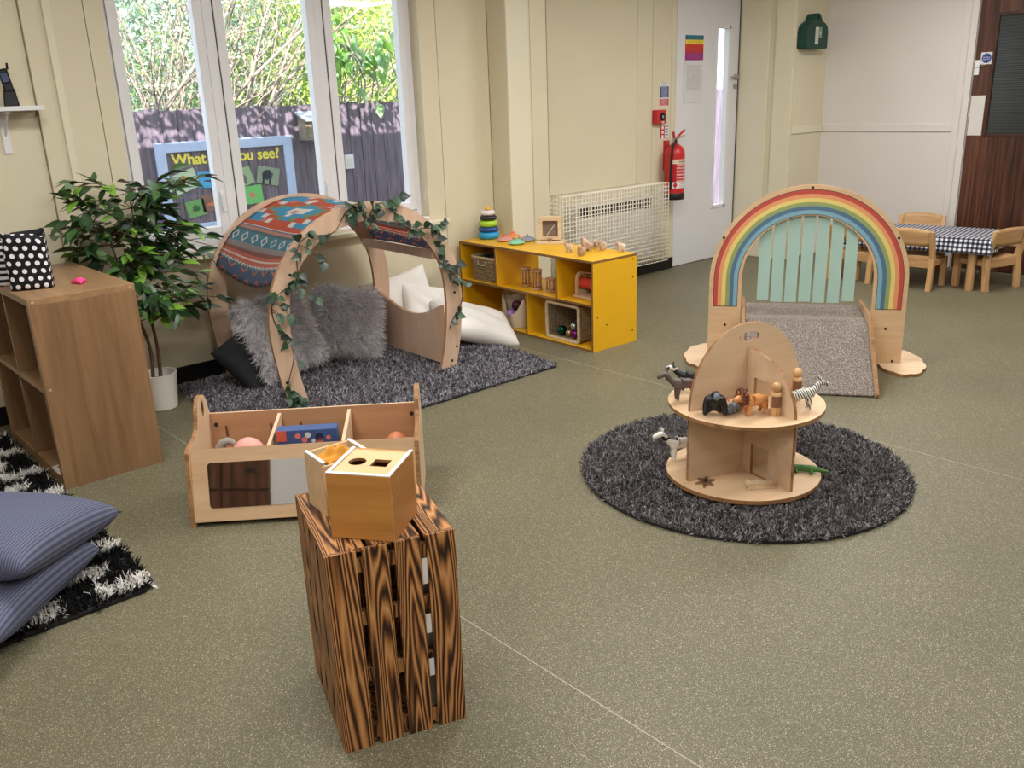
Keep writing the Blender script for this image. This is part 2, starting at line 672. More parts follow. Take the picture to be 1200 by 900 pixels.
for i, (a, b) in enumerate(lights):
    sm = MB()
    q = .055
    sm.span((a, -.012, .06), (a + q, .05, 1.615)).span((b - q, -.012, .06), (b, .05, 1.615))
    sm.span((a + q, -.012, .06), (b - q, .05, .06 + q)).span((a + q, -.012, 1.56), (b - q, .05, 1.615))
    so = sm.build('sash', m_upvc, wn, bev=.004)
    g = .004
    gm = MB()
    if i: gm.span((a - g, -.002, .056), (a, .0, 1.618))
    gm.span((b, -.002, .056), (b + g, 0, 1.618))
    gm.build('seal', m_seal, so)
    MB().span((a + q, .022, .06 + q), (b - q, .026, 1.56)).build('pane', m_glass, so)
    if i < 2:
        hx = b - .028
        hd = MB().span((hx - .011, -.022, .22), (hx + .011, -.012, .32)).build('handle', m_upvc, so, bev=.003)
        MB().span((hx - .008, -.04, .20), (hx + .008, -.022, .30)).build('lever', m_upvc, hd, bev=.003)
ws = MB().span((-.12, -.16, -.045), (W + .13, -.0905, -.012)).build('sill_board', m_cream2, wn, bev=.008, seg=3)
MB().span((.0, -.0905, -.0), (W, 0, .012)).build('sill_board', m_upvc, wn, bev=.003)
ht = MB().span((W - .001, -.06, .12), (W + .004, -.03, .18)).build('hook', m_cream2, wn, bev=.003)

# ------------------------------------------------------------------ white door
d1 = thing('door_1', 'white door with narrow vision slit and coloured poster', 'door', (DX0, WY, 0), kind='structure')
DW = DX1 - DX0
sx0, sx1, sz0, sz1 = 7.067 - DX0, 7.272 - DX0, .49, 2.08
dm = MB()
dm.span((.006, .004, .006), (sx0, .05, DZ)).span((sx1, .004, .006), (DW - .004, .05, DZ))
dm.span((sx0, .004, .006), (sx1, .05, sz0)).span((sx0, .004, sz1), (sx1, .05, DZ))
dl = dm.build('door_leaf', plain('door_white_paint', S(222, 220, 222), .4, var=.015, vs=2), d1)
bm_ = MB()
for a, b, c, d in ((sx0 - .012, sx0 + .012, sz0 - .012, sz1 + .012), (sx1 - .03, sx1 + .012, sz0 - .012, sz1 + .012), (sx0, sx1, sz0 - .012, sz0 + .016), (sx0, sx1, sz1 - .012, sz1 + .012)):
    bm_.span((a, -.006, c), (b, .05, d))
bm_.build('bead', m_upvc, dl, bev=.003)
MB().span((sx0 + .012, .025, sz0 + .016), (sx1 - .03, .029, sz1 - .012)).build('pane', m_glass, dl)
hx, hz = 7.37 - DX0, 1.655
hp = MB().lathe([(.026, 0), (.026, .008), (.012, .01), (.012, .04)], 20, (hx, .004, hz), M=Matrix.Rotation(R(90), 3, 'X')).build('handle', m_steel, dl, smooth='auto')
MB().tube([(hx, -.04, hz), (hx - .03, -.045, hz), (hx - .115, -.042, hz - .002)], .009, 10).build('lever', m_steel, hp, smooth=True)
lk = MB()
lk.lathe([(.024, 0), (.024, .008)], 20, (hx - .005, .004, hz - .085), M=Matrix.Rotation(R(90), 3, 'X'))
lk.box((hx - .005, -.012, hz - .085), (.012, .022, .04))
lk.build('thumb_turn', m_steel, dl, smooth='auto')
MB().span((.0, .012, 0), (DW, .05, .0055)).build('dark_gap_bar', m_seal, d1)  # dark bar added under the leaf so the gap reads black
fm = MB().span((DW - .004, .0, 0), (DW + .003, .05, DZ)).build('frame_gap', m_seal, d1)

# ------------------------------------------------------------------ brown door
def sapele():
    mt, nt, p = base('sapele_veneer', .32, 0, .5)
    v = coord(nt, scale=(1, 1, .03))
    f = noise(nt, v, 55, 4, .6, .2)
    g = noise(nt, v, 14, 2, .5, .3)
    e = E(nt, f) * .6 + E(nt, g) * .4
    nt.links.new(ramp(nt, e, [(.38, S(48, 27, 19)), (.5, S(76, 44, 31)), (.62, S(104, 64, 46))]), p.inputs['Base Color'])
    return mt
m_sap = sapele()
d2 = thing('door_2', 'dark reddish-brown veneered door with dark vision panel', 'door', (X1, 3.24, 0), R(-90), kind='structure')
# local x runs toward -Y, local y toward +X? rotation -90: x->-Y, y->+X
fw = .062
MB().span((.0, -.02, 0), (fw, .10, 2.42)).build('frame_jamb', m_white, d2, bev=.003)
MB().span((1.03, -.02, 0), (1.09, .10, 2.42)).build('frame_jamb', m_white, d2, bev=.003)
MB().span((fw, -.02, 2.36), (1.03, .10, 2.42)).build('frame_head', m_white, d2, bev=.003)
MB().span((fw - .006, -.0215, 0), (fw - .002, -.0195, 2.36)).build('frame_gap', m_seal, d2)
MB().span((fw, .05, 0), (1.03, .058, 2.36)).build('light_leak_slab', m_dark, d2)  # dark slab added behind the leaf to stop light leaking underneath
px0, px1, pz0, pz1 = .206, .60, 1.115, 2.035
dm = MB()
dm.span((fw, .0, .008), (px0, .045, 2.36)).span((px1, .0, .008), (1.03, .045, 2.36))
dm.span((px0, 0, .008), (px1, .045, pz0)).span((px0, 0, pz1), (px1, .045, 2.36))
dl2 = dm.build('door_leaf', m_sap, d2)
b2 = MB()
for a, b, c, d in ((px0 - .014, px0 + .008, pz0 - .014, pz1 + .014), (px1 - .008, px1 + .014, pz0 - .014, pz1 + .014), (px0, px1, pz0 - .014, pz0 + .008), (px0, px1, pz1 - .008, pz1 + .014)):
    b2.span((a, -.007, c), (b, .04, d))
b2.build('bead', wood('sapele_bead', S(46, 24, 16), S(80, 44, 30), 'z', 40, .05), dl2, bev=.002)
def reeded():
    mt, nt, p = base('dark_wired_glass', .18, 0, .5)
    sp = nt.nodes.new('ShaderNodeSeparateXYZ')
    nt.links.new(coord(nt), sp.inputs[0])
    e = ((E(nt, sp.outputs[2]) * 62).fr() - .5).abs() < .14
    nt.links.new(mix(nt, e, S(44, 46, 44), S(66, 68, 64)), p.inputs['Base Color'])
    return mt
MB().span((px0, .012, pz0), (px1, .03, pz1)).build('pane', reeded(), dl2)
MB().span((.066, -.0035, 1.11), (.178, .0, 1.425)).build('finger_plate', plain('aluminium_plate', S(214, 210, 204), .4, var=.02), dl2, bev=.002)
lt = MB().span((.066, -.014, 1.585), (.105, 0, 1.70)).build('latch', m_upvc, dl2, bev=.003)
MB().tube([(.08, -.016, 1.645), (.115, -.02, 1.65), (.155, -.018, 1.662)], .004, 8).build('latch_arm', m_steel, lt)
sg = MB().span((.105, -.003, 1.665), (.196, 0, 1.757)).build('door_sign', m_white, dl2)
bl = plain('sign_blue', S(38, 66, 140), .4)
MB().lathe([(.037, 0), (.037, .0015)], 24, (.15, -.003, 1.711), M=Matrix.Rotation(R(90), 3, 'X')).build('sign_disc', bl, sg)

def text(body, size, mat, parent, loc, rot=(R(90), 0, 0), ext=.0006, align='CENTER', name='lettering', bold=0.0):
    cu = bpy.data.curves.new(name, 'FONT')
    cu.body = body
    cu.size = size
    cu.extrude = ext
    cu.offset = bold
    cu.align_x = align
    to = bpy.data.objects.new('tmp', cu)
    COL.objects.link(to)
    dg = bpy.context.evaluated_depsgraph_get()
    me = bpy.data.meshes.new_from_object(to.evaluated_get(dg))
    bpy.data.objects.remove(to)
    me.materials.clear()
    me.materials.append(mat)
    me.name = name
    return inst(name, me, parent, loc=loc, rot=rot)
text('Fire door', .014, m_upvc, sg, (.15, -.005, 1.714))
text('keep shut', .014, m_upvc, sg, (.15, -.005, 1.700))

# ------------------------------------------------------------------ ceiling lamps
for (x, y) in LIGHTS:
    t = thing('ceiling_lamp', 'flat rectangular ceiling light panel', 'lamp', (x, y, CEIL - .07), group='ceiling light panels')
    MB().span((-.62, -.32, .02), (.62, .32, .07)).build('housing', m_upvc, t, bev=.004)
    MB().span((-.59, -.29, .004), (.59, .29, .02)).build('diffuser', m_lampgl, t)

# ------------------------------------------------------------------ outdoors
FY = 8.2
tag(MB().span((-4, WY + .2, -.3), (22, 24, -.22)).build('ground', plain('garden_soil', S(110, 100, 78), .95, var=.25, vs=3)), 'bare garden ground', 'ground', kind='structure')
def fence_mat():
    mt, nt, p = base('fence_stain', .75, 0, .3)
    v = coord(nt, scale=(1, 1, .06), rand=6)
    f = noise(nt, v, 40, 4, .6)
    nt.links.new(ramp(nt, f, [(.3, S(88, 78, 92)), (.7, S(130, 118, 134))]), p.inputs['Base Color'])
    bump(nt, p, f, .3, .004)
    return mt
m_fence = fence_mat()
fn = thing('garden_fence', 'tall dark brown close-boarded garden fence seen through window', 'fence', (0, FY, -.22))
bd = MB().span((-.066, 0, 0), (.066, .018, 1.77)).build('board', m_fence, fn, bev=.002)
bd.location = (2.0, 0, 0)
x = 2.0
i = 0
while x < 13.5:
    x += .138
    i += 1
    o = inst('board', bd.data, fn, loc=(x, rnd.uniform(-.004, .004), rnd.uniform(-.012, .012)))
    o.rotation_euler = (0, rnd.uniform(-.006, .006), 0)
for z in (.3, .95, 1.55):
    MB().span((1.9, .02, z), (13.6, .06, z + .08)).build('rail', m_fence, fn)

# noticeboard
m_bluew = plain('pale_blue_paint', S(186, 200, 236), .6, var=.05, vs=20)
nb = thing('noticeboard', 'pale blue framed noticeboard of animal photos on dark fence', 'noticeboard', (3.06, FY - .03, .45))
bw, bh = 1.345, .82
for k in range(9):
    MB().span((.06 + k * .137, 0, .05), (.06 + k * .137 + .133, .016, bh - .05)).build('back_board', m_fence, nb, bev=.002)
MB().span((0, -.022, 0), (.09, .016, bh)).build('frame_stile', m_bluew, nb, bev=.003)
MB().span((bw - .09, -.022, 0), (bw, .016, bh)).build('frame_stile', m_bluew, nb, bev=.003)
MB().span((.09, -.02, bh - .09), (bw - .09, .016, bh)).build('frame_rail', m_bluew, nb, bev=.003)
MB().span((.09, -.02, 0), (bw - .09, .016, .08)).build('frame_rail', m_bluew, nb, bev=.003)
m_yel = plain('yellow_paint_letters', S(240, 222, 90), .6)
text('What can you see?', .139, m_yel, nb, (.672, -.003, .618), ext=.002, bold=.0035)

def photo_mat(name, bgc, bg2, blobs):
    """blobs: (u, v, ru, rv, colour) soft-edged print shapes"""
    def fnn(nt, u, v):
        n = noise(nt, coord(nt, 'UV', (6, 6, 6)), 1.5, 4, .65)
        c = mix(nt, E(nt, n), bgc, bg2)
        for (a, b, ru, rv, k) in blobs:
            d = ((u - a) / ru).op('POWER', 2) + ((v - b) / rv).op('POWER', 2) + (E(nt, n) - .5) * 3.0
            c = mix(nt, d < 1.0, c, k)
        return c
    return uvpat(name, fnn, .35)
def card(par, cx, cz, w_, h_, rot, mt, y=-.004, name='photo_card'):
    g = MB()
    ca, sa = cos(R(rot)), sin(R(rot))
    g.grid(lambda u, v: (((u - .5) * w_) * ca - ((v - .5) * h_) * sa, -.003, ((u - .5) * w_) * sa + ((v - .5) * h_) * ca), 1, 1)
    o = g.build(name, mt, par, loc=(cx, y, cz))
    so = o.modifiers.new('solid', 'SOLIDIFY'); so.thickness = .003; so.offset = 0
    return o
card(nb, .235, .47, .24, .175, 17, photo_mat('photo_robin', S(170, 196, 150), S(205, 214, 200), [(.45, .5, .2, .3, S(150, 140, 130)), (.5, .6, .12, .18, S(196, 112, 70)), (.42, .3, .12, .1, S(230, 225, 220))]))
card(nb, .455, .47, .2, .15, -3, photo_mat('photo_sky', S(70, 158, 214), S(90, 172, 224), [(.45, .42, .16, .05, S(30, 50, 80)), (.6, .40, .2, .04, S(34, 50, 78))]))
card(nb, .80, .46, .19, .165, 16, photo_mat('photo_squirrel', S(140, 170, 130), S(168, 186, 150), [(.4, .6, .22, .14, S(90, 90, 90)), (.55, .4, .12, .3, S(110, 108, 104))]))
card(nb, 1.06, .455, .23, .165, -13, photo_mat('photo_dark_sheep', S(120, 140, 120), S(160, 166, 150), [(.45, .55, .24, .3, S(44, 46, 66)), (.3, .2, .05, .3, S(40, 40, 55)), (.6, .2, .05, .3, S(40, 40, 55))]))
card(nb, .50, .265, .28, .16, 4, photo_mat('photo_fox', S(118, 84, 76), S(150, 116, 100), [(.5, .4, .34, .12, S(206, 116, 84)), (.6, .65, .14, .2, S(214, 112, 84))]))
card(nb, .87, .29, .22, .17, 3, photo_mat('photo_ladybird', S(100, 180, 100), S(128, 200, 126), [(.5, .5, .14, .16, S(204, 120, 110))]))
card(nb, .30, .22, .18, .15, 8, photo_mat('photo_frog', S(90, 150, 90), S(130, 170, 110), [(.5, .5, .2, .2, S(60, 100, 60))]))

# bird box
bx = thing('bird_box', 'small wooden bird box with sloping roof on fence', 'bird box', (4.60, FY - .012, 1.215))
m_bb = wood('bird_box_wood', S(110, 100, 92), S(160, 146, 128), 'z', 40, .1, .7)
MB().add([(-.09, -.15, .02), (.09, -.15, .02), (.09, 0, .02), (-.09, 0, .02), (-.09, -.15, .18), (.09, -.15, .18), (.09, 0, .24), (-.09, 0, .24)],
         [(0, 3, 2, 1), (4, 5, 6, 7), (0, 1, 5, 4), (2, 3, 7, 6), (0, 4, 7, 3), (1, 2, 6, 5)]).build('box_body', m_bb, bx, bev=.002)
MB().box((0, -.095, .225), (.22, .23, .018), M=Matrix.Rotation(R(20), 3, 'X')).build('box_roof', plain('bird_box_roof', S(186, 190, 200), .6), bx, bev=.002)
MB().lathe([(.02, 0), (.02, .004)], 16, (0, -.15, .13), M=Matrix.Rotation(R(90), 3, 'X')).build('entrance_hole', m_dark, bx)
MB().span((-.1, -.17, 0), (.1, 0, .02)).build('box_floor', m_bb, bx)
jb = thing('junction_box', 'small white weatherproof box fixed on fence', 'electrical box', (5.04, FY - .012, .90))
MB().span((-.05, -.05, 0), (.05, 0, .14)).build('case', m_upvc, jb, bev=.006)
MB().span((-.03, -.055, .03), (.03, -.05, .11)).build('cover', m_white, jb, bev=.002)

# shrubs behind the fence: branches and small leaves
m_bark = plain('pale_bark', S(154, 140, 130), .8, var=.2, vs=30)
def leafcloud(n, size, fn):
    P = np.array([fn() for _ in range(n)])
    a = rng.normal(0, 1, (n, 3)); a /= np.linalg.norm(a, axis=1)[:, None]
    b = np.cross(a, rng.normal(0, 1, (n, 3))); b /= np.linalg.norm(b, axis=1)[:, None]
    s = size * rng.uniform(.6, 1.5, n)[:, None]
    V = np.stack([P - a * s, P + b * s * .42, P + a * s, P - b * s * .42], 1).reshape(-1, 3)
    return V, (np.arange(n) * 4)[:, None] + [0, 1, 2, 3]
def leafm(name, c1, c2, tr=.35):
    mt, nt, p = base(name, .4, 0, .5)
    f = noise(nt, coord(nt), 14, 2)
    col = ramp(nt, f, [(.3, c1), (.7, c2)])
    nt.links.new(col, p.inputs['Base Color'])
    t = nt.nodes.new('ShaderNodeBsdfTranslucent')
    nt.links.new(col, t.inputs[0])
    mx = nt.nodes.new('ShaderNodeMixShader')
    mx.inputs[0].default_value = tr
    out = nt.nodes['Material Output']
    nt.links.new(p.outputs[0], mx.inputs[1]); nt.links.new(t.outputs[0], mx.inputs[2]); nt.links.new(mx.outputs[0], out.inputs[0])
    return mt
m_lf1 = leafm('pale_green_leaf', S(176, 198, 150), S(214, 222, 190))
m_lf2 = leafm('mid_green_leaf', S(104, 142, 84), S(160, 188, 124))
m_lf3 = leafm('blue_green_leaf', S(124, 152, 130), S(180, 200, 180))
m_lf4 = leafm('yellow_green_leaf', S(150, 182, 84), S(206, 216, 130))
def branch_set(nm, root, n, spread, hgt, leanx, par, mt=m_bark, r0=.03):
    g = MB()
    for k in range(n):
        p = Vector((root[0] + rnd.uniform(-spread, spread) * .35, root[1] + rnd.uniform(-.15, .3), root[2]))
        d = Vector((leanx + rnd.uniform(-.55, .55), rnd.uniform(-.1, .3), 1)).normalized()
        pts, rs = [p.copy()], [r0 * rnd.uniform(.6, 1.1)]
        L = hgt * rnd.uniform(.75, 1.2)
        for j in range(9):
            d = (d + Vector((rnd.uniform(-.2, .2), rnd.uniform(-.15, .15), rnd.uniform(-.12, .06)))).normalized()
            p = p + d * L / 9
            pts.append(p.copy()); rs.append(rs[0] * (1 - .085 * (j + 1)))
            if j > 0:
                for _q in range(2 if j % 2 else 1):
                    q, dd = p.copy(), (d + Vector((rnd.uniform(-.9, .9), rnd.uniform(-.6, .6), rnd.uniform(-.4, .5)))).normalized()
                    tp = [q.copy()]
                    for _ in range(4):
                        dd = (dd + Vector((rnd.uniform(-.25, .25), rnd.uniform(-.2, .2), rnd.uniform(-.2, .15)))).normalized()
                        q = q + dd * L * .055
                        tp.append(q.copy())
                    g.tube(tp, [rs[-1] * .5, rs[-1] * .42, rs[-1] * .34, rs[-1] * .25, rs[-1] * .12], 4)
        g.tube(pts, rs, 6)
    return g.build(nm, mt, par, smooth=True, fixn=False)
SH = [  # name label x y lean branches leaf material  leaves  halfwidth  zlo zhi size
    ('bare_shrub', 'tangled pale-branched shrub rising behind the fence', 3.2, 9.0, .35, 26, m_lf3, 5200, 1.1, 1.3, 4.4, .028),
    ('bare_shrub', 'pale twiggy shrub leaning over fence behind noticeboard', 4.3, 9.1, .3, 20, m_lf1, 4200, 1.0, 1.3, 4.4, .028),
    ('leafy_shrub', 'bushy yellow-green shrub behind fence past bird box', 6.2, 9.6, -.1, 9, m_lf4, 9000, 1.0, 1.2, 4.2, .045),
]
for (nm, lab, x, y, ln, nb_, lm, nl, hw, z0, z1, ls) in SH:
    t = thing(nm, lab, 'shrub', (x, y, -.22))
    branch_set('branches', (0, 0, 0), nb_, 1.4, 3.9, ln, t)
    fo = lambda: (rnd.gauss(.3 if nm == 'bare_shrub' else 0, hw * .8), max(-.6, rnd.gauss(.35, .35)), rnd.uniform(z0, z1))
    V, T = leafcloud(nl, ls, fo)
    tag(tri_mesh('foliage', V, T, lm, t, smooth=False), kind='stuff')
def blob_tree(nm, lab, x, y, rx, rz, zc, mt, n, size):
    t = thing(nm, lab, 'tree', (x, y, -.22))
    MB().tube([(0, 0, 0), (.05, 0, zc * .5), (0, .05, zc)], [.12, .09, .05], 8).build('trunk', m_bark, t, smooth=True)
    def f():
        while True:
            p = Vector((rnd.uniform(-1, 1), rnd.uniform(-1, 1), rnd.uniform(-1, 1)))
            if .45 < p.length < 1: break
        return (p.x * rx, p.y * rx * .7, zc + p.z * rz)
    V, T = leafcloud(n, size, f)
    tag(tri_mesh('foliage', V, T, mt, t, smooth=False), kind='stuff')
blob_tree('garden_tree', 'dense blue-green tree far behind the bare shrubs', 5.4, 13.2, 2.3, 2.4, 3.0, m_lf3, 16000, .065)
blob_tree('garden_tree', 'pale green tree at far end behind twiggy branches', 8.6, 14.0, 2.2, 2.3, 2.7, m_lf1, 13000, .07)
blob_tree('garden_tree', 'sunlit yellow-green tree behind fence seen through door slit', 13.5, 13.0, 2.4, 2.3, 2.3, m_lf4, 9000, .08)
hg = thing('hedge', 'low mid-green hedge along the far side of fence', 'hedge', (7.5, 11.2, -.22))
V, T = leafcloud(16000, .055, lambda: (rnd.uniform(-5.5, 7), rnd.gauss(0, .35), rnd.uniform(.6, 2.55) + .2 * sin(rnd.uniform(0, 6))))
tag(tri_mesh('foliage', V, T, m_lf2, hg, smooth=False), kind='stuff')
MB().span((-5.4, -.05, 0), (6.9, .05, 1.6)).build('stems', m_bark, hg)

# tree standing this side of the fence, its boughs above the window head, dappling the fence top
ot_ = thing('overhanging_tree', 'leafy garden tree whose boughs dapple the fence top', 'tree', (.6, 6.6, -.22))
MB().tube(catmull([(0, 0, 0), (.05, 0, 1.5), (0, -.05, 2.7), (.9, -.1, 3.05), (2.6, -.15, 3.0), (5.6, -.1, 2.95)], 5), [.10 - .0032 * i for i in range(26)], 8).build('trunk', m_bark, ot_, smooth=True)
V, T = leafcloud(2600, .06, lambda: (rnd.uniform(.2, 6.6), rnd.gauss(-.15, .25), rnd.uniform(2.62, 3.3)))
tag(tri_mesh('foliage', V, T, m_lf2, ot_, smooth=False), kind='stuff')

# climber hanging over the fence near the right-hand light
def leaf_mesh(name, L, Wd, mat, fold=.25, heart=False, curl=.15):
    g = MB()
    prof = [(0, .0), (.12, .62), (.3, 1), (.55, .86), (.8, .4), (1, 0)] if not heart else [(-.12, .0), (-.1, .55), (.08, 1), (.35, .92), (.7, .42), (1, 0)]
    vs, fs = [], []
    for (a, b) in prof:
        w_ = Wd * b / 2
        z = -curl * L * a * a
        vs += [(a * L, -w_, z + fold * w_), (a * L, 0, z), (a * L, w_, z + fold * w_)]
    for i in range(len(prof) - 1):
        o = i * 3
        fs += [(o, o + 1, o + 4, o + 3), (o + 1, o + 2, o + 5, o + 4)]
    g.add(vs, fs)
    me = g.build(name, mat, fixn=False, smooth=True)
    d = me.data
    bpy.data.objects.remove(me)
    return d
def aim(p, d, roll=0, s=1.0, upv=(0, 0, 1)):
    d = Vector(d).normalized()
    u = Vector(upv)
    y = u.cross(d)
    y = y.normalized() if y.length > 1e-4 else Vector((0, 1, 0))
    z = d.cross(y)
    M3 = Matrix((d, y, z)).transposed() @ Matrix.Rotation(roll, 3, 'X')
    M4 = (M3 * s).to_4x4()
    M4.translation = p
    return M4
cl = thing('climbing_plant', 'broad-leaved climber trailing over fence beside right window light', 'climber', (5.2, 7.9, -.22))
cm = MB()
lv = [leaf_mesh('leaf', .15, .085, leafm('climber_leaf_a', S(86, 140, 60), S(140, 186, 80))), leaf_mesh('leaf', .13, .075, leafm('climber_leaf_b', S(120, 160, 110), S(170, 200, 150)))]
for k in range(9):
    p = Vector((rnd.uniform(-.6, .5), rnd.uniform(.12, .4), 0))
    p.z = 1.2; p.y = rnd.uniform(.36, .45)
    pts = [p.copy()]
    q = Vector((p.x + .1, p.y - .1, 1.95)); pts.append(q.copy())
    tgt = Vector((rnd.uniform(-.9, .35), rnd.uniform(-.1, .2), rnd.uniform(1.75, 2.6)))
    for j in range(6):
        t_ = (j + 1) / 6
        pts.append(q.lerp(tgt, t_) + Vector((0, 0, .35 * sin(t_ * pi))) + Vector((rnd.uniform(-.05, .05),) * 3))
    cm.tube(catmull(pts, 3), .007, 5)
    for j in range(12):
        pp = pts[rnd.randint(2, 7)] + Vector((rnd.uniform(-.14, .14), rnd.uniform(-.1, .1), rnd.uniform(-.1, .1)))
        inst('leaf', rnd.choice(lv), cl, aim(pp, (rnd.uniform(-.7, .7), rnd.uniform(-.5, .2), rnd.uniform(-1, -.2)), rnd.uniform(-.6, .6), rnd.uniform(.8, 1.4)))
cm.build('stem', m_bark, cl, smooth=True)

# ------------------------------------------------------------------ oak bookcase on the left
oak_z = wood('oak_veneer_upright', S(112, 82, 56), S(150, 116, 82), 'z', 34, .06, .4, .3, .7, .5)
oak_x = wood('oak_veneer', S(132, 100, 70), S(170, 134, 96), 'y', 34, .06, .38, .3, .7, .5)
oak_e = wood('oak_edge', S(150, 110, 72), S(184, 142, 98), 'z', 40, .08, .4)
bc = thing('bookcase', 'oak veneer cube bookcase with square open compartments', 'bookcase', (.867, 3.938, 0))
D, Ln, Hh, th = .431, .86, .838, .03
MB().span((0, 0, 0), (D, th, Hh - th)).build('side_panel', oak_z, bc, bev=.0015)
MB().span((0, Ln - th, 0), (D, Ln, Hh - th)).build('side_panel', oak_z, bc, bev=.0015)
MB().span((0, 0, Hh - th), (D, Ln, Hh)).build('top_panel', oak_x, bc, bev=.002)
MB().span((.004, th, .0), (D, Ln - th, .055)).build('base_panel', oak_x, bc, bev=.0015)
MB().span((.004, th, .425), (D, Ln - th, .447)).build('shelf', oak_x, bc, bev=.0015)
for z0, z1 in ((.055, .425), (.447, Hh - th)):
    MB().span((.004, .419, z0), (D - .006, .441, z1)).build('divider', oak_z, bc, bev=.0015)
MB().span((D - .006, th, .055), (D, Ln - th, Hh - th)).build('back_panel', oak_z, bc)
for a, z in ((.02, Hh - .014), (D - .02, Hh - .014), (.02, .45)):
    MB().lathe([(.006, 0), (.006, .0008)], 12, (a, 0, z), M=Matrix.Rotation(R(90), 3, 'X')).build('cam_cap', plain('cap', S(190, 160, 120), .5), bc)
lb = thing('lace_mat', 'white lacy mat inside bottom bookcase compartment', 'mat', (.925, 4.035, .055))
g = MB(); g.plate(rrect(.12, .14, .02), [circ(.012, x, y, 10) for x in (-.03, .0, .03) for y in (-.04, 0, .04)], XY, 0, .006); g.build('mat_sheet', m_white, lb)

# fabric tubs on top
def tub(name, label, cx, cy, w_, d_, h_, mt, rz, flare=1.12):
    t = thing(name, label, 'storage tub', (cx, cy, Hh), rz)
    g = MB()
    out = rrect(w_, d_, .03, n=4)
    per = [0]
    k = len(out)
    for i in range(k):
        a, b = out[i], out[(i + 1) % k]
        per.append(per[-1] + math.hypot(b[0] - a[0], b[1] - a[1]))
    def f(u, v):
        i = int(round(u * k)) % k
        s_ = 1 + (flare - 1) * v + .02 * sin(3 * pi * v) * sin(u * 9)
        return (out[i][0] * s_, out[i][1] * s_, v * h_ + .012 * v * sin(u * 2 * pi * 2))
    g.grid(f, k, 10)
    # rewrite uv in metres
    uvs = {}
    for idx, (u, v) in g.uv.items():
        uvs[idx] = (per[min(k, int(round(u * k)))], v * h_)
    g.uv = uvs
    o = g.build('fabric_wall', [mt, m_navyc], t, smooth=True)
    so = o.modifiers.new('solid', 'SOLIDIFY'); so.thickness = .005; so.offset = -1; so.material_offset = 1; so.material_offset_rim = 1
    MB().plate(out, [], XY, .001, .006).build('fabric_base', m_navyc, t)
    return t
m_navyc = plain('black_lining', S(18, 17, 24), .8)
def dots(nt, u, v):
    a = v / .032
    row = a.op('FLOOR')
    x = u / .036 + row.op('MODULO', 2) * .5
    dx, dy = (x.fr() - .5) * .036, (a.fr() - .5) * .032
    d = (dx * dx + dy * dy).op('SQRT')
    return mix(nt, d < .0098, S(16, 14, 20), S(232, 228, 232))
def strp(nt, u, v):
    return mix(nt, ((v + (u * 40).op('SINE') * .003) / .026).fr() < .5, S(18, 16, 20), S(228, 222, 222))
tub('polka_dot_tub', 'black fabric tub with white polka dots on bookcase', .965, 4.21, .165, .115, .235, uvpat('polka_dot_fabric', dots, .7), R(-22), 1.0)
tub('striped_tub', 'black and white striped fabric tub behind polka-dot tub', .955, 4.46, .22, .2, .19, uvpat('striped_fabric', strp, .7), R(10), 1.06)
# pink toy
pk = thing('pink_toy', 'small pink rubber star toy on bookcase top', 'toy', (1.135, 4.14, Hh), .4)
m_pink = plain('pink_rubber', S(236, 70, 130), .35)
g = MB()
g.ell((0, 0, .012), (.02, .02, .016), 12, 8)
for k in range(3):
    a = 2 * pi * k / 3
    g.tube([(0, 0, .012), (.02 * cos(a), .02 * sin(a), .010), (.036 * cos(a), .036 * sin(a), .006)], [.013, .010, .005], 8)
g.build('star_body', m_pink, pk, smooth=True)

# ------------------------------------------------------------------ wall shelf, phone
sh = thing('wall_shelf', 'small white wall shelf on bracket left of window', 'shelf', (1.0, WY, 1.57))
MB().span((-.3, -.16, 0), (.34, 0, .022)).build('shelf_board', m_upvc, sh, bev=.002)
bk = MB()
bk.span((.16, -.012, -.20), (.195, 0, 0)).span((.165, -.14, -.012), (.19, -.012, 0))
bk.add([(.174, -.012, -.12), (.181, -.012, -.12), (.181, -.012, -.10), (.174, -.012, -.10), (.174, -.13, -.012), (.181, -.13, -.012), (.181, -.11, -.012), (.174, -.11, -.012)],
       [(0, 1, 5, 4), (1, 2, 6, 5), (2, 3, 7, 6), (3, 0, 4, 7), (0, 3, 2, 1), (4, 5, 6, 7)])
bk.build('bracket', m_upvc, sh, bev=.001)
bk2 = MB(); bk2.tube(catmull([(.30, -.15, .0), (.30, -.15, -.012), (.31, -.1, -.03), (.345, -.02, -.012), (.40, -.012, .01)], 5), .0022, 6)
bk2.build('cable', m_seal, sh)
ph = thing('cordless_phone', 'black cordless phone standing in its cradle on wall shelf', 'phone', (1.215, WY - .085, 1.592), R(-15))
m_phone = plain('black_plastic', S(12, 12, 15), .4, spec=.2)
ph.scale = (.85, .85, .85)
MB().add([(-.04, -.045, 0), (.04, -.045, 0), (.04, .045, 0), (-.04, .045, 0), (-.03, -.02, .085), (.03, -.02, .085), (.03, .04, .10), (-.03, .04, .10)],
         [(0, 3, 2, 1), (4, 5, 6, 7), (0, 1, 5, 4), (2, 3, 7, 6), (0, 4, 7, 3), (1, 2, 6, 5)]).build('cradle', m_phone, ph, bev=.006)
hs = MB().box((-.004, .008, .125), (.05, .028, .165), M=Matrix.Rotation(R(-16), 3, 'X') @ Matrix.Rotation(R(-8), 3, 'Y')).build('handset', m_phone, ph, bev=.008, seg=3)
MB().box((-.008, -.012, .155), (.034, .003, .05), M=Matrix.Rotation(R(-16), 3, 'X') @ Matrix.Rotation(R(-8), 3, 'Y')).build('screen', plain('phone_screen', S(70, 80, 110), .15), hs)
MB().tube([(.012, .01, .2), (.014, .016, .235)], .006, 8).build('aerial', m_phone, hs)

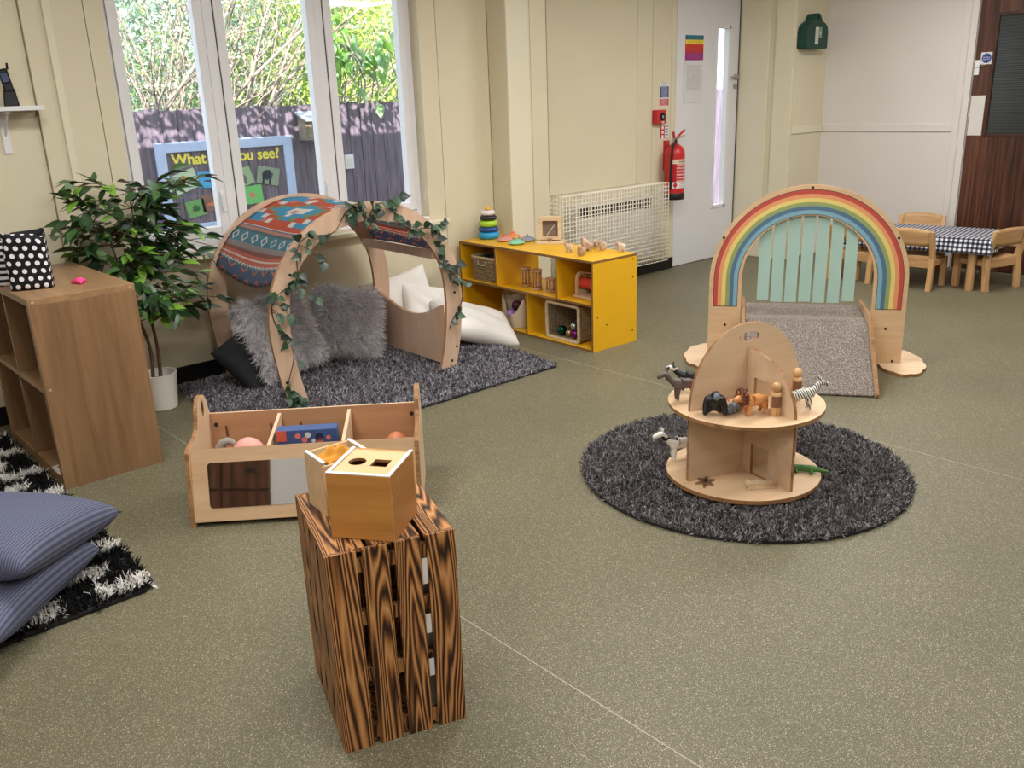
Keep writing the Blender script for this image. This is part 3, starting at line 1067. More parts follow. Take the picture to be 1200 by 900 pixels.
# ------------------------------------------------------------------ ficus
fp = thing('potted_ficus', 'artificial ficus tree in white pot beside window', 'plant', (1.60, 4.72, 0))
pot = MB().lathe([(.072, 0), (.078, .004), (.096, .19), (.098, .20), (.09, .20), (.086, .165), (1e-4, .165)], 36).build('pot', plain('white_pot', S(226, 222, 214), .4, var=.02), fp, smooth='auto')
MB().lathe([(.087, .16), (1e-4, .172)], 24).build('soil', plain('soil', S(50, 40, 30), .95, var=.4, vs=60, bs=120), pot)
m_stem = plain('brown_stem', S(92, 66, 48), .8, var=.25, vs=40)
st = MB()
stems = []
for (bx_, by_, tx, ty, tz) in ((.012, .0, .0, -.02, 1.16), (-.025, .01, -.12, .03, .95)):
    pts = catmull([(bx_, by_, .165), (bx_ + .012, by_ + .01, .35), (bx_ * .4 + tx * .5, ty * .4, .6), (tx, ty, tz)], 5)
    stems.append(pts)
    st.tube(pts, [.011 - .007 * i / len(pts) for i in range(len(pts))], 7)
lf = [leaf_mesh('leaf', .10, .05, plain('ficus_dark_leaf', S(48, 78, 44), .35, var=.25, vs=9)),
      leaf_mesh('leaf', .095, .048, plain('ficus_mid_leaf', S(72, 108, 58), .35, var=.2, vs=9)),
      leaf_mesh('leaf', .095, .046, plain('ficus_lime_leaf', S(124, 172, 62), .4, var=.15, vs=9))]
cnt = 0
tries = 0
extra = []
while cnt < 860 and tries < 4000:
    tries += 1
    pts = rnd.choice(stems)
    b = pts[max(rnd.randint(len(pts) // 3, len(pts) - 1), rnd.randint(len(pts) // 3, len(pts) - 1))]
    a = rnd.uniform(0, 2 * pi)
    el = rnd.uniform(-.15, .75)
    d = Vector((cos(a) * cos(el), sin(a) * cos(el) * .75, sin(el)))
    L = rnd.uniform(.16, .42)
    tw = [b.copy()]
    p = b.copy()
    for j in range(4):
        d = (d + Vector((0, 0, -.09)) + Vector((rnd.uniform(-.12, .12), rnd.uniform(-.12, .12), rnd.uniform(-.08, .08)))).normalized()
        p = p + d * L / 4
        tw.append(p.copy())
    def bad(q):
        wx, wy, wz = q.x + 1.6, q.y + 4.72, q.z
        return wy > 5.03 or (wx < 1.34 and wz < .9 and wy < 4.84) or (wx > 1.95 and wy > 4.84) or wz > 1.36 or wx < 1.14 or wz < .42
    if any(bad(q) for q in tw[1:]):
        continue
    st.tube(tw, .0022, 4)
    for q in tw[1:] + [tw[-1]] + [(tw[k] + tw[k + 1]) * .5 for k in range(1, 4)]:
        if cnt >= 860: break
        dd = (d + Vector((rnd.uniform(-.9, .9), rnd.uniform(-.9, .9), rnd.uniform(-.7, .35)))).normalized()
        tip = q + dd * .09
        if bad(tip): continue
        lm_ = lf[rnd.choice((0, 0, 0, 0, 1, 1, 2))]
        Mx = aim(q, dd, rnd.uniform(-.7, .7), rnd.uniform(.75, 1.2))
        if cnt % 10 < 3: inst('leaf', lm_, fp, Mx)
        else: extra.append((Mx, lm_))
        cnt += 1
st.build('stem', m_stem, fp, smooth=True, fixn=False)
for k, lm_ in enumerate(lf):
    V_, F_ = [], []
    for Mx, l2 in extra:
        if l2 is lm_:
            o_ = len(V_)
            V_ += [tuple(Mx @ v.co) for v in lm_.vertices]
            F_ += [tuple(i + o_ for i in f.vertices) for f in lm_.polygons]
    if V_:
        tag(MB().add(V_, F_).build('foliage', lm_.materials[0], fp, smooth=True, fixn=False), kind='stuff')

# ------------------------------------------------------------------ rugs
m_shag = attr_mat('shag_fibres', .85, .25)
def shag_rug(name, label, cat, poly, n, length, width, colfn, base_c, zb=.012, loc=(0, 0, 0), lean=.95, rot=0):
    t = thing(name, label, cat, loc, rot)
    g = MB(); g.plate(poly, [], XY, 0.0008, zb)
    g.build('backing', plain(name + '_backing', base_c, .9), t)
    P = np.array(poly)
    mn, mx_ = P.min(0), P.max(0)
    pts = []
    X, Y = P[:, 0], P[:, 1]
    while len(pts) < n:
        q = rng.uniform(mn, mx_, (n, 2))
        ins = np.zeros(n, bool)
        j = len(P) - 1
        for i in range(len(P)):
            c = ((Y[i] > q[:, 1]) != (Y[j] > q[:, 1])) & (q[:, 0] < (X[j] - X[i]) * (q[:, 1] - Y[i]) / (Y[j] - Y[i] + 1e-12) + X[i])
            ins ^= c
            j = i
        pts += list(q[ins])
    pts = np.array(pts[:n])
    P3 = np.c_[pts, np.full(n, zb * .8)]
    V, T = blades(P3, np.tile([0, 0, 1.0], (n, 1)), length, width, lean, .25, .022)
    V[:, 2] = np.maximum(V[:, 2], .003)
    c = colfn(pts)
    tag(tri_mesh('pile', V, T, m_shag, t, np.repeat(c, 5, 0)), kind='stuff')
    return t
def grey_pile(lo, hi):
    a, b = np.array(S(*lo)[:3]), np.array(S(*hi)[:3])
    def f(p):
        k = rng.beta(.8, 1.7, len(p))[:, None]
        return a + (b - a) * k
    return f
shag_rug('round_rug', 'round dark grey shaggy rug under the play house', 'rug', circ(.68, n=72), 80000, .024, .0042, grey_pile((26, 24, 26), (186, 178, 180)), S(32, 30, 31), loc=(3.035, 1.985, 0))
poly = [(1.62, 3.66), (1.66, 3.63), (3.55, 3.63), (3.58, 3.66), (3.71, 4.97), (3.68, 5.0), (1.83, 5.0), (1.79, 4.97)]
shag_rug('den_rug', 'large dark grey shaggy rug under the wooden den', 'rug', poly, 110000, .024, .0045, grey_pile((34, 32, 36), (214, 208, 216)), S(34, 33, 36))
def bwcol(p):
    # white bars on black, brick-laid
    x, y = p[:, 0], p[:, 1]
    row = np.floor(y / .165)
    fy = y / .165 - row
    xx = (x + (row % 2) * .19) / .40
    fx = xx - np.floor(xx)
    jit = rng.normal(0, .03, len(x))
    wht = (np.abs(fx - .5) < .36 + jit) & (np.abs(fy - .5) < .27 + jit)
    c = np.where(wht[:, None], np.array(S(232, 228, 222)[:3]), np.array(S(15, 14, 15)[:3]))
    return c * rng.uniform(.8, 1.05, len(x))[:, None]
poly = [(-.8, 2.80), (.80, 2.82), (.84, 2.86), (.862, 3.9), (.862, 4.85), (-.8, 4.85)]
poly = [(-.8, 2.80), (.80, 2.82), (.84, 2.86), (.845, 3.9), (.845, 4.85), (-.8, 4.85)]
shag_rug('black_white_rug', 'black shaggy rug with white bars beside bookcase', 'rug', poly, 90000, .036, .006, bwcol, S(20, 19, 20), zb=.014)

# ------------------------------------------------------------------ cushions
def pillow_pts(w_, h_, t_, n=26, p=2.6, pinch=.07):
    def f(u, v, s):
        a, b = u * 2 - 1, v * 2 - 1
        e = (max(0, 1 - abs(a) ** p) * max(0, 1 - abs(b) ** p)) ** .4
        k = 1 - pinch * (1 - abs(a) ** 2) * abs(b) ** 3
        k2 = 1 - pinch * (1 - abs(b) ** 2) * abs(a) ** 3
        return Vector((a * w_ / 2 * k2, b * h_ / 2 * k, s * t_ / 2 * e))
    return f
def pillow(name, label, mt, w_, h_, t_, loc, rot, wrinkle=.01, pinch=.07, bend=0, fur=None, sag=0, seed=1, grp=None):
    f = pillow_pts(w_, h_, t_, pinch=pinch)
    rr = random.Random(seed)
    ph_ = [(rr.uniform(2, 9), rr.uniform(2, 9), rr.uniform(0, 6)) for _ in range(4)]
    def ff(u, v, s):
        q = f(u, v, s)
        e = 4 * u * (1 - u) * v * (1 - v) * 4
        wv = sum(sin(a * u * 3 + b * v * 3 + c) for a, b, c in ph_) / 4
        q.z += s * wrinkle * wv * min(1, e) + bend * ((2 * u - 1) ** 2)
        q.z -= sag * ((2 * v - 1) ** 2)
        return q
    g = MB()
    n = 28
    g.grid(lambda u, v: ff(u, v, 1), n, n)
    g.grid(lambda u, v: ff(u, v, -1), n, n)
    g.uv = {i: (q[0] * w_, q[1] * h_) for i, q in g.uv.items()}
    o = g.build(name, mt, smooth=True, loc=loc, rot=rot)
    bm = bmesh.new(); bm.from_mesh(o.data)
    bmesh.ops.remove_doubles(bm, verts=bm.verts, dist=1e-4)
    bmesh.ops.recalc_face_normals(bm, faces=bm.faces)
    bm.to_mesh(o.data); bm.free()
    o.data.polygons.foreach_set('use_smooth', [True] * len(o.data.polygons))
    tag(o, label, 'cushion', grp)
    if fur:
        nf, ln, wd, cf, droop = fur
        P, N_ = [], []
        for _ in range(nf):
            u, v, s = rr.random(), rr.random(), rr.choice((1, -1))
            a = ff(u, v, s); d1 = ff(min(1, u + .02), v, s) - ff(max(0, u - .02), v, s); d2 = ff(u, min(1, v + .02), s) - ff(u, max(0, v - .02), s)
            nn = d1.cross(d2) * s
            nn = nn.normalized() if nn.length > 1e-9 else Vector((0, 0, 1))
            P.append(a); N_.append(nn)
        dn = np.array((o.matrix_basis.to_3x3().inverted() @ Vector((0, 0, -1)))[:])
        N_ = np.array(N_) + dn * droop
        N_ /= np.linalg.norm(N_, axis=1)[:, None]
        V, T = blades(P, N_, ln, wd, .5, 0, .03)
        tag(tri_mesh('fur', V, T, m_furf, o, np.repeat(cf(np.zeros((nf, 2))), 5, 0)), kind='stuff')
    return o
m_furf = attr_mat('soft_fur_fibres', .85, .25)
_nt = m_furf.node_tree
_t = _nt.nodes.new('ShaderNodeBsdfTranslucent')
_nt.links.new(_nt.nodes['Principled BSDF'].inputs['Base Color'].links[0].from_socket, _t.inputs[0])
_m = _nt.nodes.new('ShaderNodeMixShader'); _m.inputs[0].default_value = .0
_nt.links.new(_nt.nodes['Principled BSDF'].outputs[0], _m.inputs[1]); _nt.links.new(_t.outputs[0], _m.inputs[2])
_nt.links.new(_m.outputs[0], _nt.nodes['Material Output'].inputs[0])
m_fur = plain('grey_fur_hide', S(190, 182, 184), .9)
def furc(p):
    k = rng.beta(2.0, 1.2, len(p))[:, None]
    a, b = np.array(S(150, 143, 146)[:3]), np.array(S(250, 246, 248)[:3])
    return a + (b - a) * k
pillow('fur_cushion', 'long-haired grey fur cushion against left den leg', m_fur, .42, .45, .19, (2.32, 4.70, .275), (R(66), R(-6), R(6)), fur=(26000, .062, .0030, furc, .9), seed=3)
pillow('fur_cushion', 'long-haired grey fur cushion next to curved den board', m_fur, .42, .42, .19, (2.82, 4.75, .24), (R(60), R(16), R(-14)), fur=(26000, .062, .0030, furc, .9), seed=5)
pillow('black_cushion', 'plain black cushion tucked behind left fur cushion', plain('black_cloth', S(20, 20, 24), .85), .40, .36, .13, (2.15, 4.72, .165), (R(56), R(-18), R(28)), seed=8)
m_wcot = plain('white_cotton', S(232, 228, 222), .85, var=.02, bs=200, bst=.1)
pillow('white_pillow', 'white pillow leaning on wall behind den board', m_wcot, .52, .42, .15, (3.36, 4.93, .235), (R(76), R(-9), R(-3)), seed=11)
pillow('white_pillow', 'white pillow wedged between den board and wall pillow', m_wcot, .42, .36, .13, (3.50, 4.80, .19), (R(56), R(14), R(-6)), seed=12)
pillow('white_pillow', 'white pillow slumped on floor against yellow shelf', m_wcot, .56, .46, .17, (3.61, 4.47, .125), (R(14), R(16), R(-24)), wrinkle=.014, seed=13)
def cord(nt, u, v):
    e = (v / .009).fr()
    return mix(nt, (e - .5).abs() * 2.0, S(62, 65, 84), S(110, 113, 138))
m_cord = uvpat('slate_corduroy', cord, .85)
pillow('floor_cushion', 'slate-blue ribbed floor cushion, lower of the pair', m_cord, .60, .60, .19, (.33, 3.05, .125), (R(2), R(2), R(45)), seed=21, wrinkle=.006)
pillow('floor_cushion', 'slate-blue ribbed floor cushion, upper of the pair', m_cord, .60, .60, .20, (.44, 3.13, .245), (R(4), R(9), R(45)), seed=22, wrinkle=.006)

# ------------------------------------------------------------------ wooden den
den = thing('play_den', 'bent-plywood play den arched over fur cushions', 'play den', (2.60, 4.107, .014), R(-1.87))
oh = [(.0, .545), (.13, .578), (.28, .602), (.44, .614), (.60, .592), (.71, .548), (.80, .487), (.89, .405), (.96, .30), (1.005, .19), (1.025, .09)]
ih = [(.0, .435), (.13, .468), (.28, .492), (.44, .500), (.60, .480), (.69, .440), (.77, .385), (.85, .295), (.895, .205), (.922, .10)]
def half(pts, top):
    L = [(-h, z) for z, h in pts] + [(0, top)] + [(h, z) for z, h in reversed(pts)]
    return [(p.x, p.y) for p in catmull([(a, b, 0) for a, b in L], 4)]
outl, inl = half(oh, 1.03), half(ih, .932)
DEP = .80
for y0 in (0, DEP):
    MB().plate(outl + inl[::-1], [], XZ, y0 - .011, y0 + .011).build('arch', [denw, den_edge], den, bev=.0012)
# curved-top board
def yz(u, v, t): return (t, u, v)
n_ = 14
top = [(.012 + (DEP - .024) * i / n_, .385 - .10 * sin(pi * (i / n_) ** .85) ** 1.3) for i in range(n_ + 1)]
MB().plate([(.012, .02)] + top + [(DEP - .012, .02)], [], yz, .478, .496).build('side_board', [denw, den_edge], den, bev=.001)
# cross rails
def out_at(s):
    return outl[s]
def ptat(side, z):
    best = min((p for p in outl if p[0] * side > 0), key=lambda p: abs(p[1] - z))
    return best
for side, z, w_ in ((-1, .66, .05), (1, .68, .05), (-1, .95, .03)):
    p = ptat(side, z)
    p = (p[0], p[1] - (.06 if z > .9 else 0))
    MB().span((p[0] - side * .125, .011, p[1] - w_ / 2), (p[0] - side * .105, DEP - .011, p[1] + w_ / 2)).build('rail', [denw], den, bev=.002)
for (u, z) in ((-.53, .60), (-.47, .71), (-.555, .15), (.555, .12), (.56, .45), (.53, .62), (-.5, .05), (.515, .04)):
    for y0 in (-.0118,):
        MB().lathe([(.008, 0), (.008, .0015)], 12, (u, y0, z), M=Matrix.Rotation(R(90), 3, 'X')).build('bolt', m_dark, den)
# fabric roof
i0 = min(range(len(outl) // 2), key=lambda i: abs(outl[i][1] - .69))
i1 = min(range(len(outl) // 2, len(outl)), key=lambda i: abs(outl[i][1] - .71))
path = outl[i0:i1 + 1]
acc = [0]
for a, b in zip(path[:-1], path[1:]):
    acc.append(acc[-1] + math.hypot(b[0] - a[0], b[1] - a[1]))
LT = acc[-1]
def fpt(u, v):
    s_ = v * LT
    k = max(i for i in range(len(acc)) if acc[i] <= s_ + 1e-9)
    k = min(k, len(path) - 2)
    t_ = (s_ - acc[k]) / (acc[k + 1] - acc[k])
    x = path[k][0] + (path[k + 1][0] - path[k][0]) * t_
    z = path[k][1] + (path[k + 1][1] - path[k][1]) * t_
    r = .965 - .03 * sin(pi * u) * (.6 + .4 * sin(5 * v + 1)) + .01 * sin(17 * v + 6 * u)
    sg = .06 * sin(pi * u) * max(0, 1 - v / .12)       # slack lower hem
    y = .012 + (DEP - .024) * u
    return (x * r, y, .40 + (z - .40) * r - sg)
SPL, SPR = .35 / LT, 1 - .36 / LT
TE, CO, WH, DKS, GR, OR = S(104, 154, 168), S(224, 140, 118), S(238, 230, 224), S(118, 130, 154), S(178, 164, 160), S(216, 112, 82)
def weave(nt, u, v):
    s = v * LT
    d = ((s * -1.0) + .35).max(s - (LT - .36))             # >0 on the side panels
    dd = d / .36
    st = ramp(nt, dd, [(0, OR), (.10, WH), (.115, DKS), (.14, S(206, 158, 138)), (.2, S(110, 130, 136)), (.25, TE), (.46, GR), (.55, S(170, 120, 106)), (.60, CO), (.645, WH), (.67, CO), (.73, TE), (.78, DKS)], 'CONSTANT')
    # diamonds in the teal row
    du = ((u * 7).fr() - .5).abs() * 1.15
    dv = (dd - .355).abs() / .115
    r_ = du / .45 + dv
    st = mix(nt, (r_ > .55) * (r_ < .85), st, WH)
    # zigzag line
    zz = ((u * 22).fr() - .5).abs() * .05
    st = mix(nt, ((dd - .725 - zz).abs() < .012), st, WH)
    # arrow rows
    a1 = ((u * 5.5).fr() - .5).abs()
    st = mix(nt, ((dd - .80 + a1 * .20 - .03).abs() < .016) * (a1 < .30), st, S(228, 150, 122))
    a2 = ((u * 5.5 + .5).fr() - .5).abs()
    st = mix(nt, ((dd - .91 - a2 * .2).abs() < .016) * (a2 < .26), st, S(228, 150, 122))
    # top panel: nested stepped diamonds
    q = (s - .35) / (LT - .71)
    st_u = (u * 14).op('FLOOR') / 14
    st_q = (q * 16).op('FLOOR') / 16
    k = (st_u - .47).abs() * 1.5 + ((st_q * 2).fr() - .42).abs() * 1.5
    tp = ramp(nt, k, [(0, CO), (.12, WH), (.30, S(96, 172, 204)), (.55, S(150, 164, 112)), (.66, S(216, 110, 88)), (.86, WH), (.95, CO), (1.1, S(96, 172, 204))], 'CONSTANT')
    return mix(nt, d > 0.0, tp, st)
g = MB(); g.grid(fpt, 20, 60)
m_roof = uvpat('woven_roof_cloth', weave, .85, .2, 300)
def translucent(mt, k):
    nt = mt.node_tree
    p = nt.nodes['Principled BSDF']
    t = nt.nodes.new('ShaderNodeBsdfTranslucent')
    nt.links.new(p.inputs['Base Color'].links[0].from_socket, t.inputs[0])
    mx = nt.nodes.new('ShaderNodeMixShader'); mx.inputs[0].default_value = k
    nt.links.new(p.outputs[0], mx.inputs[1]); nt.links.new(t.outputs[0], mx.inputs[2])
    nt.links.new(mx.outputs[0], nt.nodes['Material Output'].inputs[0])
translucent(m_roof, .55)
fo = g.build('roof_cloth', m_roof, den, smooth=True)
so = fo.modifiers.new('solid', 'SOLIDIFY'); so.thickness = .003

# ivy garland wound round the front arch
iv = thing('ivy_garland', 'trailing artificial ivy garland wound around den arch', 'garland', (2.60, 4.107, .014), R(-1.87))
mid = [((a[0] + b[0]) / 2, (a[1] + b[1]) / 2) for a, b in zip(outl, half([(z, h) for z, h in [(p[0] * .92, p[1] - .105) for p in oh]], .932))]
pts = []
N = len(mid)
for i, (u, z) in enumerate(mid):
    f = i / (N - 1)
    if f > .93: break
    a = f * 46
    cxn = Vector((u, 0, z - .4)).normalized()
    pts.append(Vector((u, -.022 + .012 * cos(a * .7), z)) + cxn * .045 * sin(a))
vine = catmull([(p.x, p.y, max(.03, p.z)) for p in pts], 3)
vm = MB(); vm.tube(vine, .0028, 5)
m_ivy = [plain('ivy_leaf_dark', S(30, 50, 36), .4, var=.3, vs=30), plain('ivy_leaf_green', S(52, 80, 54), .4, var=.3, vs=30)]
ivm = [leaf_mesh('leaf', .052, .046, q, .2, True) for q in m_ivy]
for k in range(128):
    f = rnd.random()
    if k < 16: f = rnd.uniform(0, .06)
    elif k < 26: f = rnd.uniform(.13, .22)
    elif k < 60: f = rnd.uniform(.45, .85)
    p = vine[int(f * (len(vine) - 1))]
    q = p + Vector((rnd.uniform(-.035, .035), rnd.uniform(-.03, -.006), rnd.uniform(-.04, .035)))
    q.z = max(.03, q.z)
    vm.tube([p, (p + q) / 2 + Vector((0, -.006, .004)), q], .0012, 4)
    inst('leaf', rnd.choice(ivm), iv, aim(q, (rnd.uniform(-1, 1), rnd.uniform(-.7, -.1), rnd.uniform(-1.1, .3)), rnd.uniform(-.5, .5), rnd.uniform(.65, 1.05), (0, -1, .3)))
for (f, dx, dz) in ((.2, .10, -.12), (.24, .14, -.09), (.33, .12, -.11), (.64, .09, .03), (.76, .11, .03), (.88, .09, .02)):
    p = vine[int(f * (len(vine) - 1))]
    e = [p, p + Vector((dx * .4, -.012, dz * .3)), p + Vector((dx * .75, -.015, dz * .7)), p + Vector((dx, -.012, dz))]
    vm.tube(catmull(e, 4), .0016, 4)
    for q in e[1:]:
        inst('leaf', rnd.choice(ivm), iv, aim(q, (rnd.uniform(-1, 1), -.4, rnd.uniform(-1, .2)), 0, rnd.uniform(.8, 1.2), (0, -1, .3)))
vm.build('vine', plain('ivy_stem', S(56, 50, 36), .8), iv, smooth=True, fixn=False)

# ------------------------------------------------------------------ book trough with mirror
tro_w = wood('trough_ply', S(192, 156, 118), S(214, 182, 146), 'x', 26, .12, .4, .3, .7, .3)
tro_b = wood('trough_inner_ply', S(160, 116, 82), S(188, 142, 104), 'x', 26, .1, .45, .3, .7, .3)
tr = thing('toy_trough', 'low birch plywood toy trough with mirrored front', 'toy storage', (1.105, 3.175, 0), R(-38))
TL = .90
end = [(0, 0), (.40, 0), (.40, .33), (.385, .36), (.375, .40), (.345, .432), (.305, .444), (.265, .432), (.235, .40), (.222, .36), (.205, .33), (.17, .312), (.06, .300), (.05, .29)]
hole = [(p[0], p[1]) for p in circ(.018, .308, .385, 14, .034)]
for x in (0, TL - .018):
    MB().plate(end, [hole], YZ, x, x + .018).build('end_panel', [birch_z, ply_edge], tr, bev=.0015)
def slab(name, y0, z0, y1, z1, t_, mt, par, holes=(), x0=.018, x1=TL - .018, marg=0):
    Lh = math.hypot(y1 - y0, z1 - z0)
    dy, dz = (y1 - y0) / Lh, (z1 - z0) / Lh
    ny, nz = dz, -dy       # toward +y
    fn_ = lambda u, v, t: (u, y0 + dy * v + ny * t, z0 + dz * v + nz * t)
    g = MB(); g.plate([(x0, 0), (x1, 0), (x1, Lh), (x0, Lh)], holes, fn_, 0, t_)
    return g.build(name, mt, par, bev=.0012), fn_, Lh
fr, ffn, FLh = slab('front_panel', .004, .02, .070, .298, .015, [tro_w, ply_edge], tr)
mp = rrect(.74, .178, .014, TL / 2, .02 + .245 / 2, 5)
g = MB(); g.plate(mp, [], ffn, -.0022, -.0004)
mm, nt, p = base('mirror_silver', .03, 1.0)
p.inputs['Base Color'].default_value = (.82, .83, .84, 1)
g.build('mirror', mm, fr)
bkp, bfn, BLh = slab('back_panel', .36, .03, .385, .335, .015, [tro_b, birch], tr)
for x in (.045, .86): MB().lathe([(.009, 0), (.009, .001)], 12, (x, .3695, .29), M=Matrix.Rotation(R(84), 3, 'X')).build('bolt', m_dark, bkp)
for x in (.085, .27, .395):
    MB().box((x, .3685, .26), (.008, .002, .05), M=Matrix.Rotation(R(5), 3, 'X')).build('slot', plain('slot_shadow_wood', S(110, 72, 46), .6), bkp)
MB().span((.018, .03, .02), (TL - .018, .365, .038)).build('base_panel', [tro_b], tr)
for x in (.31, .60):
    MB().plate([(.05, .04), (.352, .04), (.375, .325), (.10, .285)], [], YZ, x - .007, x + .007).build('divider', [birch_z, birch], tr, bev=.001)
# contents
M_tr = Matrix.Translation((1.105, 3.175, 0)) @ Matrix.Rotation(R(-38), 4, 'Z')
def tro(x, y, z): return M_tr @ Vector((x, y, z))
pz = thing('puzzle_box', 'flat blue printed game box standing in trough', 'box', tro(.455, .20, .038), R(-38))
m_pz = plain('blue_game_card', S(66, 88, 138), .45, var=.06, vs=20)
pb = MB().span((-.125, -.03, 0), (.115, .03, .28)).build('carton', m_pz, pz, bev=.002)
MB().span((-.1255, -.0315, .235), (-.085, -.0305, .28)).build('corner_label', plain('red_label', S(214, 92, 78), .45), pb)
mR = plain('print_coral', S(222, 120, 104), .5); mD = plain('print_navy', S(36, 40, 70), .5); mW = m_white
for (x, z, r, q) in ((-.04, .222, .012, mR), (.0, .225, .012, mW), (.045, .215, .017, mD), (.045, .20, .012, mR), (-.015, .205, .012, mR), (.08, .21, .010, mR), (.02, .20, .008, mW)):
    MB().lathe([(r, 0), (r, .0008)], 12, (x, -.0302, z + .032), M=Matrix.Rotation(R(90), 3, 'X')).build('print_mark', q, pb)
gh = thing('grey_hook_toy', 'grey curved elephant-trunk toy poking out of trough', 'toy', tro(.115, .18, .038), R(-38))
MB().tube(catmull([(-.02, 0, 0.03), (-.02, 0, .13), (-.016, 0, .20), (.0, 0, .238), (.028, 0, .246), (.046, 0, .232)], 5), [.03 - .0008 * i for i in range(26)], 12).build('trunk', plain('grey_plush', S(146, 138, 128), .9), gh, smooth=True)
pt = thing('pink_soft_toy', 'pale pink soft toy lying in trough', 'toy', tro(.215, .17, .038), R(-38))
MB().ell((0, 0, .13), (.085, .075, .13), 20, 14).build('toy_body', plain('pink_plush', S(226, 160, 150), .9, bs=60), pt, smooth=True)
ot = thing('orange_ball', 'orange ball in right-hand trough compartment', 'ball', tro(.80, .22, .038), 0)
MB().ell((0, 0, .115), (.062, .062, .115), 20, 14).build('ball_shell', plain('orange_plastic', S(200, 120, 80), .5), ot, smooth=True)

# ------------------------------------------------------------------ scorched crate
def burnt():
    mt, nt, p = base('scorched_pine', .5, 0, .4)
    oi = nt.nodes.new('ShaderNodeObjectInfo')
    tc = nt.nodes.new('ShaderNodeTexCoord')
    mp_ = nt.nodes.new('ShaderNodeMapping')
    mp_.inputs['Scale'].default_value = (1, 1, .055)
    nt.links.new(tc.outputs['Object'], mp_.inputs['Vector'])
    vm_ = nt.nodes.new('ShaderNodeVectorMath'); vm_.operation = 'SCALE'; vm_.inputs[0].default_value = (7, 5, 3)
    nt.links.new(oi.outputs['Random'], vm_.inputs['Scale'])
    nt.links.new(vm_.outputs[0], mp_.inputs['Location'])
    v = mp_.outputs[0]
    n1 = noise(nt, v, 15, 1.5, .45, .25)
    rings = (E(nt, n1) * 21).fr()
    n2 = noise(nt, v, 120, 3, .6)
    e = (rings - .5).abs() * 1.7 + (E(nt, n2) - .5) * .45
    nt.links.new(ramp(nt, e, [(.08, S(40, 23, 14)), (.30, S(96, 60, 33)), (.52, S(160, 106, 60)), (.85, S(200, 146, 92))]), p.inputs['Base Color'])
    bump(nt, p, e, .25, .003)
    return mt
m_burn = burnt()
cr = thing('slatted_crate', 'scorched pine slatted crate standing on its end', 'crate', (.868, 1.670, 0), math.atan2(-.105, .303))
CW, CD, CH = .322, .385, .552
sl = [(0, .076), (.091, .153), (.170, .232), (.248, .322)]
for a, b in sl:           # front
    MB().span((-(b - a) / 2, 0, -CH / 2), ((b - a) / 2, .012, CH / 2)).build('slat', m_burn, cr, bev=.0015, loc=((a + b) / 2, 0, CH / 2 + .0))
Mr = Matrix.Rotation(R(90), 3, 'X')
for a, b in ((0, .10), (.112, .165), (.172, .235), (.246, .322)):   # top: slats along the depth
    o = MB().span((-(b - a) / 2, -.006, -(CD - .026) / 2), ((b - a) / 2, .006, (CD - .026) / 2)).build('slat', m_burn, cr, bev=.0015, loc=((a + b) / 2, CD / 2, CH - .0062), rot=(R(90), 0, 0))
for x in (0, CW - .012):   # sides
    for a, b in (((.014, .090), (.108, .182), (.200, .272), (.290, CD - .014)) if x == 0 else ((.014, .103), (.104, .192), (.193, .282), (.283, CD - .014))):
        MB().span((-.006, -(b - a) / 2, -(CH - .014) / 2), (.006, (b - a) / 2, (CH - .014) / 2)).build('slat', m_burn, cr, bev=.0015, loc=(x + .006 + (.0006 if x == 0 else -.0006), (a + b) / 2, (CH - .014) / 2))
for a, b in ((0, .08), (.081, .16), (.161, .241), (.242, .322)):           # rear
    MB().span((-(b - a) / 2, 0, -CH / 2), ((b - a) / 2, .012, CH / 2)).build('slat', m_burn, cr, bev=.0015, loc=((a + b) / 2, CD - .012, CH / 2))
for z in (.03, .20, .36, .505):
    for y in (.022, CD - .022):
        MB().span((-(CW - .03) / 2, -.009, -.018), ((CW - .03) / 2, .009, .018)).build('batten', m_burn, cr, loc=(CW / 2, y, z))
MB().span((.014, .014, .004), (CW - .014, CD - .014, .016)).build('bottom_board', m_burn, cr)
for k, (z, h_) in enumerate(((.42, .07), (.28, .055), (.155, .05))):
    MB().span((.2335, .004, z), (.2475, .005, z + h_)).build('paper_label', m_white, cr)
# white cards inside the crate
cd_ = thing('picture_card', 'white picture cards stood inside crate behind slats', 'card', (.868, 1.670, .016), math.atan2(-.105, .303))
MB().span((.215, .045, 0), (.262, .05, .47)).build('card_sheet', m_white, cd_)

# ------------------------------------------------------------------ posting box toy on the crate
ang = math.atan2(1.616 - 1.746, 1.025 - .934)
toyw = wood('bamboo_side', S(166, 108, 50), S(196, 138, 70), 'x', 26, .08, .35, .3, .7, .2)
toyt = wood('bamboo_lid', S(206, 168, 120), S(222, 188, 142), 'x', 26, .1, .4)
tb = thing('posting_box', 'honey bamboo posting box with round and square holes', 'toy box', (.936, 1.745, CH + .0005), ang)
a_, b_, h_ = .162, .166, .168
MB().span((0, 0, 0), (a_, .009, h_)).build('side_panel', toyw, tb, bev=.0015)
MB().span((0, b_ - .009, 0), (a_, b_, h_)).build('side_panel', toyw, tb, bev=.0015)
toyw_y = wood('bamboo_end', S(150, 96, 44), S(186, 128, 66), 'y', 26, .08, .35, .3, .7, .2)
MB().span((0, .009, 0), (.009, b_ - .009, h_)).build('end_panel', toyw_y, tb, bev=.0015)
MB().span((a_ - .009, .009, 0), (a_, b_ - .009, h_)).build('end_panel', toyw_y, tb, bev=.0015)
MB().span((.009, .009, 0), (a_ - .009, b_ - .009, .008)).build('base_panel', toyw, tb)
g = MB(); g.plate([(.009, .012), (a_ - .009, .012), (a_ - .009, b_ - .009), (.009, b_ - .009)], [circ(.022, .048, .082, 24), [(.088, .06), (.13, .06), (.13, .102), (.088, .102)]], XY, h_ - .008, h_ - .001)
